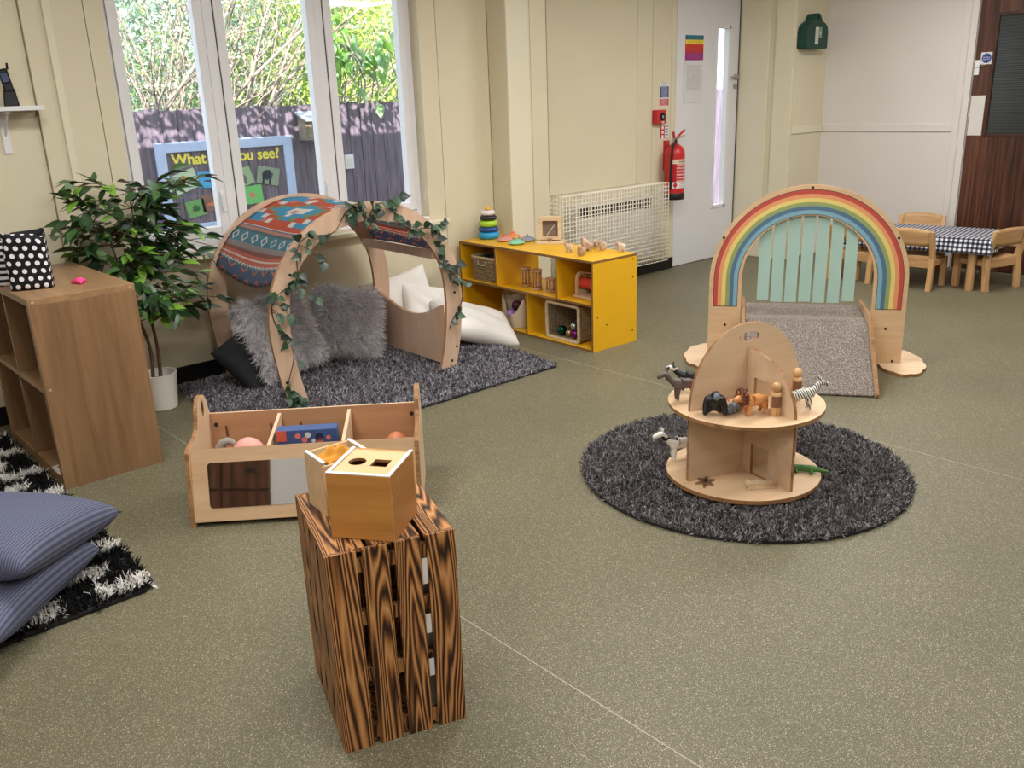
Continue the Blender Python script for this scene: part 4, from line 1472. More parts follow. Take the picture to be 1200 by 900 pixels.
g.build('lid', [toyt, ply_edge], tb)
m_wedge = plain('white_edging', S(226, 220, 214), .4)
for q in (((0, 0, h_), (a_, .011, h_ + .003)), ((0, .011, h_), (.010, b_, h_ + .003)), ((a_ - .010, .011, h_), (a_, b_, h_ + .003))):
    MB().span(*q).build('edging', m_wedge, tb, bev=.001)
ty = thing('scarf_tray', 'open bamboo tray with blue lining behind posting box', 'toy box', (.985, 1.846, CH + .0005), R(-5))
tw_, td_ = .132, .108
tin = wood('tray_side', S(206, 168, 124), S(224, 190, 146), 'x', 26, .1, .4)
m_aqua = plain('aqua_lining', S(134, 184, 192), .6)
MB().span((0, 0, 0), (tw_, .007, .138)).build('side_panel', tin, ty, bev=.001)
MB().span((0, td_ - .007, 0), (tw_, td_, .146)).build('side_panel', tin, ty, bev=.001)
MB().span((0, .007, 0), (.008, td_ - .007, .146)).build('end_panel', tin, ty, bev=.001)
MB().span((tw_ - .008, .007, 0), (tw_, td_ - .007, .146)).build('end_panel', tin, ty, bev=.001)
for x in (0, tw_ - .01): MB().span((x, 0, .146), (x + .01, td_, .15)).build('edging', m_wedge, ty, bev=.001)
MB().span((.008, .007, .124), (tw_ - .008, td_ - .007, .130)).build('lining', m_aqua, ty)
sc = thing('orange_scarf', 'crumpled mustard-orange scarf spilling from tray', 'scarf', (1.054, 1.896, CH + .132), R(15))
def scf(u, v):
    a, b = u * 2 - 1, v * 2 - 1
    e = max(0, 1 - a * a) * max(0, 1 - b * b)
    return (a * .054 + .004 * sin(9 * v), b * .034 + .006 * sin(7 * u + 1), .002 + .02 * e ** .6 + .009 * e * sin(11 * u + 5 * v) + .007 * e * sin(15 * v - 6 * u))
g = MB(); g.grid(scf, 26, 18)
o = g.build('scarf_cloth', plain('mustard_cloth', S(204, 138, 34), .75, var=.12, vs=30), sc, smooth=True)
so = o.modifiers.new('solid', 'SOLIDIFY'); so.thickness = .002

# ------------------------------------------------------------------ yellow shelf unit
m_yelw = plain('yellow_laminate', S(226, 172, 24), .38, var=.03, vs=4)
m_yele = wood('yellow_unit_edge', S(112, 76, 36), S(150, 104, 52), 'x', 50, .2, .5)
YA = math.atan2(.9996, .0285)
ys = thing('yellow_shelf_unit', 'yellow low shelf unit with brown plywood edges', 'shelf unit', (3.925, 3.678, 0), YA)
M_ys = Matrix.Translation((3.925, 3.678, 0)) @ Matrix.Rotation(YA, 4, 'Z')
def ysp(x, d, z): return M_ys @ Vector((x, -d, z))
YL, YD, YH, q = 1.352, .40, .578, .016
def yb(n, a, b): return MB().span(a, b, edge=True).build(n, [m_yelw, m_yele], ys, bev=.001)
yb('top_panel', (0, -YD, YH - q), (YL, 0, YH))
yb('side_panel', (0, -YD, 0), (q, 0, YH - q)); yb('side_panel', (YL - q, -YD, 0), (YL, 0, YH - q))
yb('base_panel', (q, -YD, .0), (YL - q, 0, q)); yb('shelf', (q, -YD, .287), (YL - q, -.003, .303))
yb('divider', (.325, -YD, .303), (.341, -.003, YH - q)); yb('divider', (.940, -YD, .303), (.956, -.003, YH - q)); yb('divider', (.628, -YD, q), (.644, -.003, .287))
MB().span((.956, -YD, .303), (YL - q, -YD + .005, YH - q)).build('back_panel', m_yelw, ys)
MB().span((.644, -YD, q), (YL - q, -YD + .005, .287)).build('back_panel', m_yelw, ys)
MB().span((q, -YD, .303), (.325, -YD + .005, YH - q)).build('back_panel', m_yelw, ys)
for (d, z) in ((.04, .22), (.36, .43), (.36, .08), (.36, .545), (.12, .16)):
    MB().lathe([(.006, 0), (.006, .0008)], 10, (0, -d, z), M=Matrix.Rotation(R(-90), 3, 'Y')).build('bolt', m_dark, ys)

def ring(name, par, r, h, z, mt, hole=.012):
    pr = [(hole, z)]
    for i in range(13):
        a = -pi / 2 + pi * i / 12
        pr.append((r - h / 2 + h / 2 * cos(a), z + h / 2 + h / 2 * sin(a)))
    pr.append((hole, z + h))
    return MB().lathe(pr, 30).build(name, mt, par, smooth='auto')
tx, ty_, _ = 4.177, 4.925, 0
srt = thing('stacking_rings', 'tower of coloured stacking rings on yellow shelf', 'toy', (4.16, 4.925, YH))
z = 0.0
for r, h, c in ((.078, .052, S(38, 150, 204)), (.073, .036, S(26, 70, 136)), (.070, .046, S(164, 204, 52)), (.062, .036, S(40, 34, 36)), (.052, .036, S(232, 222, 224))):
    ring('ring', srt, r, h, z, plain('ring_plastic', c, .35, var=.02)); z += h * .985
MB().lathe([(.012, 0), (.012, z), (.022, z + .004), (.024, z + .012), (.018, z + .022), (.010, z + .03), (1e-4, z + .032)], 18).build('post', plain('orange_post', S(232, 170, 70), .4), srt, smooth='auto')
def disc(lab, x, y, c):
    t = thing('teething_disc', lab, 'toy', (x, y, YH), rnd.uniform(0, 6), group='pastel disc toys on the yellow shelf')
    mt = plain('disc_silicone', c, .5, var=.04)
    MB().lathe([(.03, 0), (.05, .004), (.058, .012), (.05, .022), (.03, .03), (.02, .032), (.02, .036), (1e-4, .036)], 26).build('disc_body', mt, t, smooth='auto')
    MB().box((0, 0, .042), (.034, .012, .016)).build('grip', mt, t, bev=.004, seg=3)
disc('pink disc toy with raised grip on yellow shelf', 4.146, 4.735, S(208, 142, 132))
disc('orange disc toy with raised grip on yellow shelf', 4.27, 4.79, S(226, 136, 88))
disc('mint disc toy with raised grip on yellow shelf', 4.10, 4.56, S(136, 200, 166))
disc('grey disc toy with raised grip on yellow shelf', 4.24, 4.60, S(138, 140, 152))
# viewing frame toy
natw = wood('natural_beech', S(208, 180, 142), S(226, 202, 166), 'x', 40, .1, .45)
vf = thing('pegged_frame', 'pale wooden box frame with tinted window on base', 'toy', (4.275, 4.40, YH), R(-54))
MB().span((-.095, -.06, 0), (.095, .05, .018)).build('base_board', natw, vf, bev=.002)
MB().plate(rrect(.155, .155, .006, 0, .105), [rrect(.108, .108, .008, 0, .102)], XZ, -.025, .035).build('frame', natw, vf, bev=.002)
pn = MB().span((-.056, .0, .05), (.056, .004, .158)).build('window_pane', plain('smoky_acrylic', S(126, 112, 104), .12, var=.05), vf)
MB().box((0, -.001, .09), (.006, .002, .09), M=Matrix.Rotation(R(38), 3, 'Y')).build('window_line', natw, pn)
MB().lathe([(.016, 0), (.016, .02)], 16, (0, -.045, .018)).build('peg', plain('brown_peg', S(160, 112, 78), .5), vf, smooth='auto')
# seven little wooden animals
m_tiny = wood('whitewashed_wood', S(150, 112, 88), S(226, 204, 182), 'z', 60, .3, .6)
def tiny(lab, x, y, rz, s=1.0, neck=.0):
    t = thing('wooden_animal', lab, 'toy', (x, y, YH), rz, group='small carved animals on the yellow shelf')
    g = [(0, 0, .030, .016), (.014, 0, .032, .016), (.022, 0, .042 + neck * .5, .012), (.027, 0, .052 + neck, .012), (.036, 0, .050 + neck, .008),
         (-.012, 0, .030, .016), (-.024, 0, .034, .005),
         (.016, .009, .014, .006), (.017, .010, .004, .006), (.016, -.009, .014, .006), (.017, -.010, .004, .006),
         (-.010, .009, .014, .006), (-.011, .010, .004, .006), (-.010, -.009, .014, .006), (-.011, -.010, .004, .006)]
    skin('carved_body', g, [(0, 1), (1, 2), (2, 3), (3, 4), (0, 5), (5, 6), (1, 7), (7, 8), (1, 9), (9, 10), (5, 11), (11, 12), (5, 13), (13, 14)], m_tiny, t, sub=1, scale=s * 1.15)
A = 'tiny carved wooden animal '
tiny(A + 'alone near the front edge', 4.082, 4.025, R(150), 1.0)
tiny(A + 'second from front corner of yellow shelf', 4.026, 3.869, R(200), 1.1)
tiny(A + 'with long raised neck', 4.165, 3.955, R(170), 1.1, .022)
tiny(A + 'facing the radiator guard at rear', 4.285, 3.985, R(60), .95)
tiny(A + 'standing in the rear pair', 4.262, 3.90, R(190), 1.0, .006)
tiny(A + 'with stretched neck among rear group', 4.225, 3.99, R(120), .95, .014)
tiny(A + 'at rear corner of yellow shelf', 4.29, 3.765, R(140), 1.05)

# seagrass baskets
m_sea = plain('seagrass', S(146, 122, 94), .85, var=.35, vs=120)
m_sea2 = plain('pale_seagrass', S(196, 172, 136), .85, var=.25, vs=90)
def basket(name, label, loc, rot, w_, d_, h_, rows):
    t = thing(name, label, 'basket', loc, rot=rot)
    g = MB()
    rr_ = h_ / rows / 2
    for k in range(rows):
        f = k / rows
        pts = []
        for (x, y) in rrect(w_ * (.9 + .1 * f), d_ * (.9 + .1 * f), .02, n=3):
            pts.append((x, y))
        dense = []
        for i in range(len(pts)):
            a, b = Vector(pts[i]), Vector(pts[(i + 1) % len(pts)])
            m_ = max(1, int((b - a).length / .012))
            dense += [a.lerp(b, j / m_) for j in range(m_)]
        loop = [(p.x, p.y, rr_ + k * rr_ * 2 + rr_ * .35 * ((i % 2) * 2 - 1) * (1 if k % 2 else -1)) for i, p in enumerate(dense)]
        g.tube(loop, [rr_ * (1.0 + .18 * (((i + k) % 2) * 2 - 1)) for i in range(len(loop))], 5, closed=True)
    g.build('woven_wall', m_sea, t, smooth=True, fixn=False)
    MB().plate(rrect(w_ * .9, d_ * .9, .02), [], XY, 0, .006).build('woven_base', m_sea, t)
    gm = MB(); gm.tube([(x, y, h_) for x, y in rrect(w_, d_, .02, n=4)], rr_ * 1.1, 6, closed=True)
    gm.build('rim', m_sea2, t, smooth=True)
    for s in (-1, 1):
        hm = MB(); hm.tube(catmull([(-.04, s * (d_ / 2 + .003), h_ - .02), (-.035, s * (d_ / 2 + .006), h_ - .05), (.035, s * (d_ / 2 + .006), h_ - .05), (.04, s * (d_ / 2 + .003), h_ - .02)], 4), .005, 6)
        hm.build('handle', m_sea2, t, smooth=True)
    return t
basket('seagrass_basket', 'upright seagrass basket on top shelf of yellow unit', ysp(1.13, .15, .303), (0, 0, YA), .25, .24, .17, 10)
fill = thing('dark_cloth_bundle', 'bundle of dark cloth inside upright basket', 'cloth', ysp(1.13, .15, .312), YA)
MB().grid(lambda u, v: ((u - .5) * .19, (v - .5) * .18, .12 + .05 * sin(7 * u + 3) * sin(6 * v) * (1 - (2 * u - 1) ** 2) + .035 * (1 - (2 * v - 1) ** 2)), 14, 14).build('cloth', plain('charcoal_cloth', S(42, 38, 36), .9, var=.3, vs=20), fill, smooth=True).modifiers.new('solid', 'SOLIDIFY').thickness = .02
# tipped basket with balls: opening toward the room (-X), resting on its side
tb_loc = ysp(.315, .375, .016 + .125)
tbk = basket('seagrass_basket', 'seagrass basket tipped on its side holding shiny balls', tb_loc, (0, 0, 0), .30, .235, .34, 16)
# axes: local z -> unit front (-depth), local x -> along the unit, local y -> up
fx = (M_ys.to_3x3() @ Vector((1, 0, 0))); fz = (M_ys.to_3x3() @ Vector((0, 1, 0)))
Mb = Matrix((fx, fz.cross(fx), fz)).transposed()
tbk.rotation_euler = (Mb @ Matrix.Rotation(0, 3, 'Z')).to_euler()
def ball(lab, x, d, z, r, c, metal=.85, rough=.18):
    t = thing('sensory_ball', lab, 'ball', ysp(x, d, z))
    o = MB().ell((0, 0, 0), (r, r, r), 20, 14).build('shell', plain('ball_finish', c, rough, metal, var=.03), t, smooth=True)
    MB().lathe([(r * .16, r * .97), (r * .16, r * 1.02), (1e-4, r * 1.02)], 10).build('cap', m_steel, t)
zb = .016 + .125 - .105
ball('dark green shiny ball in tipped basket', .365, .075, zb + .034, .034, S(30, 74, 58))
ball('purple shiny ball in tipped basket', .235, .075, zb + .032, .032, S(120, 36, 110))
ball('gold shiny ball in tipped basket', .300, .08, zb + .026, .026, S(190, 160, 120))
ball('silver shiny ball resting on others in tipped basket', .268, .095, zb + .074, .026, S(206, 200, 190))
ball('midnight blue shiny ball in tipped basket', .218, .10, zb + .085, .033, S(28, 34, 70))
# canvas bag of balls
bg_ = thing('canvas_bag', 'cream drawstring bag lying open with coloured balls', 'bag', ysp(.865, .13, .016), YA)
bg_.scale = (1.12, 1.1, 1.08)
m_canv = plain('cream_canvas', S(214, 196, 168), .9, var=.05, bs=120)
def bagf(u, v):
    a = u * 2 * pi
    z = v
    r = (.105 + .02 * sin(3 * a + 1)) * (1 - .16 * v ** 2) + .008 * sin(7 * a) * v
    x, y = r * cos(a), r * sin(a) * .85
    # front cut leaning open
    front = max(0, sin(a)) ** 2
    return (x * 1.05, y + .01 * v, .19 * z * (1 - .58 * front) + .012 * sin(5 * a) * v)
g = MB(); g.grid(bagf, 40, 14)
o = g.build('bag_cloth', m_canv, bg_, smooth=True); o.modifiers.new('solid', 'SOLIDIFY').thickness = .004
MB().plate(circ(.10, n=24, ry=.085), [], XY, 0, .004).build('bag_base', m_canv, bg_)
ball('lilac knobbly ball in canvas bag', .865, .062, .105, .034, S(168, 126, 196), 0, .5)
ball('maroon knobbly ball in canvas bag', .885, .13, .15, .036, S(86, 26, 48), 0, .5)
ball('maroon small ball in canvas bag', .815, .12, .11, .03, S(96, 34, 56), 0, .5)
# rattles
def rattle(lab, x, d, r, h, n=7, bead=S(214, 196, 170)):
    t = thing('cage_rattle', lab, 'rattle', ysp(x, d, .303))
    for z0 in (0, h - .014):
        MB().lathe([(r, z0), (r + .002, z0 + .003), (r + .002, z0 + .011), (r, z0 + .014)], 22).build('end_disc', ratw, t, smooth='auto')
    for k in range(n):
        a = 2 * pi * k / n
        MB().tube([(r * .82 * cos(a), r * .82 * sin(a), .012), (r * .82 * cos(a), r * .82 * sin(a), h - .012)], .0045, 8).build('bar', ratw, t, smooth=True)
    MB().ell((.01, -.008, .03), (.014, .014, .014), 12, 8).build('bead', plain('rattle_bead', bead, .4), t, smooth=True)
ratw = wood('rattle_wood', S(176, 130, 88), S(206, 164, 120), 'z', 40, .1, .45)
rattle('tall wooden cage rattle farthest from red spinner', .775, .13, .033, .132)
rattle('tall wooden cage rattle with white bead', .63, .10, .036, .138, bead=S(236, 232, 226))
rattle('short wooden cage rattle beside shelf divider', .505, .11, .034, .094)
rattle('short wooden cage rattle behind the others', .47, .22, .034, .10)
# red spinner
sp_ = thing('spinning_drum', 'red spinning drum on pale wooden arched stand', 'toy', ysp(.165, .17, .303), YA)
m_red = plain('red_felt', S(206, 62, 44), .5)
MB().span((-.125, -.06, 0), (.125, .06, .012)).build('base_board', natw, sp_, bev=.002)
for s in (-1, 1):
    pts_ = [(-.05, 0), (.05, 0), (.05, .10)] + [(.05 * cos(a), .10 + .05 * sin(a)) for a in [pi * i / 10 for i in range(1, 10)]] + [(-.05, .10)]
    MB().plate(pts_, [[(-.034, .03), (.034, .03), (.034, .1), (0, .132), (-.034, .1)]], lambda u, v, t: (t, u, v + .012), s * .108 - .007, s * .108 + .007).build('end_arch', [natw, natw], sp_, bev=.001)
MB().lathe([(.034, -.098), (.034, .098)], 24, (0, 0, .085), M=Matrix.Rotation(R(90), 3, 'Y')).build('drum', m_red, sp_, smooth='auto')
for z0, y0 in ((.155, 0), (.125, -.03), (.048, -.03)):
    MB().tube([(-.102, y0, z0), (.102, y0, z0)], .0055, 8).build('rod', natw, sp_, smooth=True)

# ------------------------------------------------------------------ heater with wire guard
ht_ = thing('wall_heater', 'white convector heater behind wire guard', 'heater', (5.62, WY, 0))
MB().span((-.50, -.10, .18), (.46, -.002, .70)).build('casing', m_white, ht_, bev=.006)
MB().span((-.47, -.103, .605), (.43, -.099, .68)).build('grille_slot', plain('heater_slot', S(30, 29, 28), .7), ht_)
for k in range(16):
    x = -.455 + k * .058
    MB().span((x, -.1045, .603), (x + .005, -.1, .682)).build('grille_fin', m_white, ht_)
MB().span((.34, -.108, .60), (.41, -.1, .69)).build('control_panel', plain('heater_controls', S(52, 50, 48), .5), ht_)
gd = thing('wire_guard', 'cream wire-mesh radiator guard fixed to wall', 'guard', (4.90, WY - .18, .135))
GW, GH, GD = 1.29, .665, .172
m_wire = plain('cream_wire', S(240, 234, 216), .45, var=.02)
nw = 36
vw = MB().tube([(0, 0, 0), (0, 0, GH)], .0040, 6).build('wire', m_wire, gd, smooth=True)
for k in range(nw + 1):
    x = GW * k / nw
    if k == 0: vw.location = (0, 0, 0)
    else: inst('wire', vw.data, gd, loc=(x, 0, 0))
hw = MB().tube([(0, 0, 0), (GW, 0, 0)], .0040, 6).build('wire', m_wire, gd, smooth=True)
nh = 20
for k in range(nh + 1):
    if k == 0: hw.location = (0, -.004, 0)
    else: inst('wire', hw.data, gd, loc=(0, -.004, GH * k / nh))
sw = MB().tube([(0, 0, 0), (0, GD, 0)], .0040, 6).build('wire', m_wire, gd, smooth=True)
sw.location = (0, 0, 0)
for k in range(1, nh + 1):
    inst('wire', sw.data, gd, loc=(0, 0, GH * k / nh))
for k in range(nh + 1):
    inst('wire', sw.data, gd, loc=(GW, 0, GH * k / nh))
for k in range(1, 5):
    for x in (0, GW):
        inst('wire', vw.data, gd, loc=(x, GD * k / 5, 0))
for k in range(1, nw, 1):
    inst('wire', sw.data, gd, loc=(GW * k / nw, 0, GH))
for x in (0, GW):
    MB().span((x - .012, GD - .004, -.02), (x + .03, GD + .005, GH + .01)).build('wall_plate', m_cream2, gd, bev=.002)

# ------------------------------------------------------------------ signs, call point, extinguisher
def signmat(name, rows, seed=0):
    """rows: list of (v0, v1, colour, text_colour or None)"""
    def f(nt, u, v):
        c = mix(nt, 0.0, rows[0][2], rows[0][2])
        n = E(nt, noise(nt, coord(nt, 'UV', (26, 60, 1)), 1.0, 1, .5))
        for (a, b, k, tcol) in rows:
            inside = (v > a) * (v < b)
            cc = k
            if tcol:
                ln = (((v - a) * 46).fr() < .42) * (n > .47) * (u > .12) * (u < .86)
                cc = mix(nt, ln, k, tcol)
            c = mix(nt, inside, c, cc)
        return c
    return uvpat(name, f, .35)
def sheet(name, label, cat, x0, x1, z0, z1, y, mt, par=None, group=None):
    t = thing(name, label, cat, (x0, y, z0))
    g = MB(); g.grid(lambda u, v: ((x1 - x0) * u, 0, (z1 - z0) * v), 1, 1)
    o = g.build(name + '_sheet', mt, t)
    so = o.modifiers.new('solid', 'SOLIDIFY'); so.thickness = .0025; so.offset = -1 if o.data.polygons[0].normal.y > 0 else 1
    return t
WHT = S(226, 224, 222)
sheet('fire_action_sign', 'white fire action sign with blue and red blocks', 'sign', 6.272, 6.388, 1.42, 1.622, WY - .0005, signmat('fire_action_print', [(0, 1, WHT, None), (.05, .34, S(196, 58, 70), WHT), (.38, .84, S(42, 66, 128), WHT), (.86, 1, WHT, S(60, 60, 70))]))
sheet('extinguisher_sign', 'small red and white extinguisher sign under call point', 'sign', 6.285, 6.40, 1.16, 1.275, WY - .0005, uvpat('extinguisher_print', lambda nt, u, v: mix(nt, (u < .5), mix(nt, (((v * 5).fr() < .5) * (u > .56) * (u < .92)), WHT, S(120, 130, 150)), mix(nt, ((u - .25).abs() < .12) * ((v * 3).fr() < .7), S(196, 40, 46), WHT)), .35))
sheet('rainbow_poster', 'poster of teal, yellow, red and purple bands on white door', 'poster', 6.612, 6.866, 1.80, 2.005, WY + .001, signmat('rainbow_poster_print', [(0, .28, S(150, 44, 122), S(176, 80, 146)), (.28, .46, S(186, 46, 60), S(206, 80, 80)), (.46, .64, S(206, 66, 48), S(186, 46, 56)), (.64, .82, S(236, 206, 64), S(196, 176, 60)), (.82, 1, S(26, 104, 126), S(70, 140, 150))]))
sheet('notice_sheet', 'plain white typed notice below poster on white door', 'notice', 6.60, 6.868, 1.445, 1.785, WY + .001, signmat('typed_notice', [(0, 1, S(216, 214, 214), None), (.30, .93, S(216, 214, 214), S(150, 150, 152))]))
cp = thing('call_point', 'red fire alarm call point on cream wall', 'call point', (6.235, WY, 1.285))
m_redp = plain('red_plastic', S(190, 34, 36), .35)
MB().span((-.065, -.055, 0), (.065, -.0005, .115)).build('case', m_redp, cp, bev=.006)
MB().lathe([(.036, 0), (.036, .002), (.03, .004), (1e-4, .004)], 20, (.012, -.055, .058), M=Matrix.Rotation(R(90), 3, 'X')).build('press_disc', m_phone, cp, smooth='auto')
MB().lathe([(.012, 0), (.012, .002)], 14, (.012, -.0595, .058), M=Matrix.Rotation(R(90), 3, 'X')).build('press_mark', plain('grey_mark', S(150, 148, 146), .4), cp)
MB().span((.0, -.058, .006), (.03, -.055, .022)).build('flap', plain('cream_plastic', S(214, 206, 190), .4), cp)
ex = thing('fire_extinguisher', 'red fire extinguisher hung beside white door', 'fire extinguisher', (6.36, WY - .105, .64))
er = .088
MB().lathe([(er, .05), (er, .385), (er * .97, .41), (er * .8, .44), (er * .5, .462), (.03, .472), (.022, .475), (.022, .50)], 32).build('cylinder', m_redp, ex, smooth='auto')
MB().lathe([(er * .96, 0), (er + .002, .01), (er + .002, .055), (er, .058)], 32).build('base_boot', plain('black_boot', S(20, 18, 18), .5), ex, smooth='auto')
vl = MB().box((0, 0, .505), (.05, .03, .03)).build('valve', m_steel, ex, bev=.004)
MB().box((.045, -.02, .525), (.115, .02, .008), M=Matrix.Rotation(R(-12), 3, 'Y')).build('lower_lever', m_steel, vl, bev=.002)
MB().box((.05, -.02, .555), (.12, .022, .01), M=Matrix.Rotation(R(-30), 3, 'Y')).build('squeeze_lever', m_redp, vl, bev=.003)
MB().box((-.02, 0, .545), (.012, .02, .06), M=Matrix.Rotation(R(-10), 3, 'Y')).build('safety_pin', m_redp, vl, bev=.002)
MB().tube(catmull([(-.02, -.02, .50), (-.06, -.05, .49), (-.095, -.05, .44), (-.105, -.045, .3), (-.103, -.04, .15), (-.098, -.035, .10)], 6), .011, 10).build('hose', m_seal, ex, smooth=True)
def lab(nt, u, v):
    n = E(nt, noise(nt, coord(nt, 'UV', (40, 40, 1)), 1.0, 2))
    body = mix(nt, ((v * 9).fr() < .55) * (n > .48), S(196, 40, 44), S(226, 206, 200))
    body = mix(nt, (u < .30), body, S(178, 34, 38))
    low = mix(nt, ((v * 22).fr() < .5) * (n > .5) * (u > .45), S(226, 224, 222), S(120, 110, 110))
    low = mix(nt, ((u - .25).abs() + (v - .11).abs() * .9) < .11, low, S(196, 44, 50))
    c = mix(nt, v > .22, low, body)
    top = mix(nt, ((v - .92).abs() < .03) * (n > .47) * (u > .4), S(222, 206, 178), S(90, 80, 70))
    return mix(nt, v > .85, c, top)
g = MB(); g.grid(lambda u, v: ((er + .0008) * cos(R(-165 + 115 * u)), (er + .0008) * sin(R(-165 + 115 * u)), .10 + .245 * v), 16, 1)
g.build('label', uvpat('extinguisher_label', lab, .4), ex, smooth=True)
MB().span((-.03, .085, .25), (.03, .1045, .5)).build('wall_bracket', m_redp, ex)

# ------------------------------------------------------------------ first aid bag
fa = thing('first_aid_bag', 'dark green first aid bag hanging on cream wall', 'bag', (7.60, 4.499, 1.86))
fa.scale = (.84, .9, .72)
m_gr = plain('dark_green_nylon', S(14, 62, 52), .55, var=.1, bs=60)
bo = [(-.19, 0), (.19, 0), (.205, .02), (.205, .19), (.19, .25), (.15, .29), (.08, .32), (.06, .36), (.035, .395), (0, .405), (-.035, .395), (-.06, .36), (-.08, .32), (-.15, .29), (-.19, .25), (-.205, .19), (-.205, .02)]
fb = MB(); fb.plate(bo, [circ(.026, 0, .355, 14)], XZ, -.11, -.001); fb = fb.build('bag_body', [m_gr, m_gr], fa, bev=.012, seg=3)
lb_ = MB().span((-.05, -.1125, .05), (.012, -.111, .245)).build('white_label', m_white, fb)
m_ltg = plain('light_green_print', S(126, 166, 120), .5)
MB().span((.02, -.1125, .12), (.075, -.111, .245)).build('green_label', m_ltg, fb)
MB().span((.035, -.1135, .17), (.06, -.1128, .19)).build('cross_bar', m_white, fb)
MB().span((.043, -.1135, .155), (.052, -.1128, .205)).build('cross_post', m_white, fb)
for z0 in (.08, .11, .14, .17, .20):
    MB().span((-.042, -.1132, z0), (-.005, -.1127, z0 + .008)).build('print_line', plain('grey_print', S(150, 150, 150), .5), fb)

# ------------------------------------------------------------------ rainbow arch with ramp
AL = (4.575, 2.618, 0)
AR = R(-56.04)
ra = thing('rainbow_arch', 'plywood play arch painted with rainbow above carpeted ramp', 'play arch', AL, AR)
M_ar = Matrix.Translation(AL) @ Matrix.Rotation(AR, 4, 'Z')
def arch_pts(r, zc, z0, n=40):
    return [(-r, z0)] + [(-r * cos(pi * i / n), zc + r * sin(pi * i / n)) for i in range(n + 1)] + [(r, z0)]
ARO, ARI, ZC = .543, .358, .487
pts = arch_pts(ARO, ZC, .018) + arch_pts(ARI, .503, .018)[::-1]
archw = wood('arch_ply', S(198, 162, 124), S(220, 188, 150), 'x', 26, .12, .38, .3, .7, .3)
ap = MB(); ap.plate(pts, [], XZ, -.009, .009); ap = ap.build('arch_panel', [archw, ply_edge], ra, bev=.0015)
MB().plate(arch_pts(.518, ZC, .331) + arch_pts(.379, ZC, .331)[::-1], [], XZ, -.0094, -.0088).build('groove', m_dark, ap)
cols = [S(186, 78, 68), S(222, 152, 106), S(226, 204, 122), S(146, 160, 104), S(82, 114, 142), S(126, 170, 186)]
wst = (.515 - .382) / 6
for k, c in enumerate(cols):
    ro = .515 - wst * k
    MB().plate(arch_pts(ro, ZC, .335) + arch_pts(ro - wst, ZC, .335)[::-1], [], XZ, -.0108, -.009).build('rainbow_stripe', plain('rainbow_paint', c, .4, var=.03, vs=12), ap)
for (u, z) in ((0, 1.013), (-.469, .736), (.469, .736), (-.445, .22), (.445, .22), (.497, .03), (-.497, .03)):
    MB().lathe([(.008, 0), (.008, .0014)], 12, (u, -.009, z), M=Matrix.Rotation(R(90), 3, 'X')).build('bolt', m_dark, ra)
for s in (-1, 1):
    cx = s * .545
    cp_ = []
    for i in range(84):
        a = 2 * pi * i / 84
        rr_ = 1 + .085 * abs(sin(a * 4.5)) ** .7
        cp_.append((cx + .125 * rr_ * cos(a), .04 + .245 * rr_ * sin(a)))
    MB().plate(cp_, [], XY, .0, .018).build('cloud_foot', [birch, ply_edge], ra, bev=.0015)
rp = thing('carpet_ramp', 'grey-brown carpeted ramp block with plywood sides', 'ramp', AL, AR)
def carpet():
    mt, nt, p = base('speckled_carpet', .95, 0, .1)
    v = coord(nt)
    f = noise(nt, v, 170, 3, .7)
    nt.links.new(ramp(nt, f, [(.34, S(84, 76, 72)), (.5, S(124, 114, 108)), (.62, S(168, 156, 146)), (.7, S(206, 196, 184))]), p.inputs['Base Color'])
    bump(nt, p, f, .6, .006)
    return mt
m_carp = carpet()
prof = [(-.598, .004), (-.598, .014), (-.155, .262), (-.14, .271), (-.12, .275), (.352, .275), (.352, .004)]
MB().plate(prof, [], YZ, -.332, .332, mi=(0, 0)).build('carpet_top', m_carp, rp, bev=.004)
for x in (-.341, .341):
    MB().plate([(-.612, 0), (-.615, .022), (-.605, .034), (-.165, .315), (-.13, .325), (.345, .31), (.36, .30), (.36, 0)], [], YZ, x - .009, x + .009).build('side_board', [archw, ply_edge], rp, bev=.001)
cu = thing('strip_curtain', 'row of mint green strips hanging in rainbow arch', 'curtain', AL, AR)
m_mint = plain('mint_card', S(166, 196, 184), .7, var=.03, vs=6)
for k in range(7):
    u0 = -.268 + k * .0775
    u1 = u0 + .0655
    um = max(abs(u0), abs(u1))
    f_ = lambda u: .503 + sqrt(max(.0004, (ARI + .018) ** 2 - u * u))
    dz = rnd.uniform(-.006, .006)
    bw_ = rnd.uniform(-.004, .004)
    g = MB(); g.plate([(u0 + bw_, .366 + dz), (u1 + bw_, .366 + dz), (u1, f_(u1)), ((u0 + u1) / 2, f_((u0 + u1) / 2)), (u0, f_(u0))], [], XZ, .0105, .0125)
    g.build('strip', [m_mint, m_mint], cu)

# ------------------------------------------------------------------ round play house
HZ = .028
hs = thing('round_play_house', 'round birch play house with two crossed arched panels', 'play house', (2.945, 1.92, HZ), R(161.5))
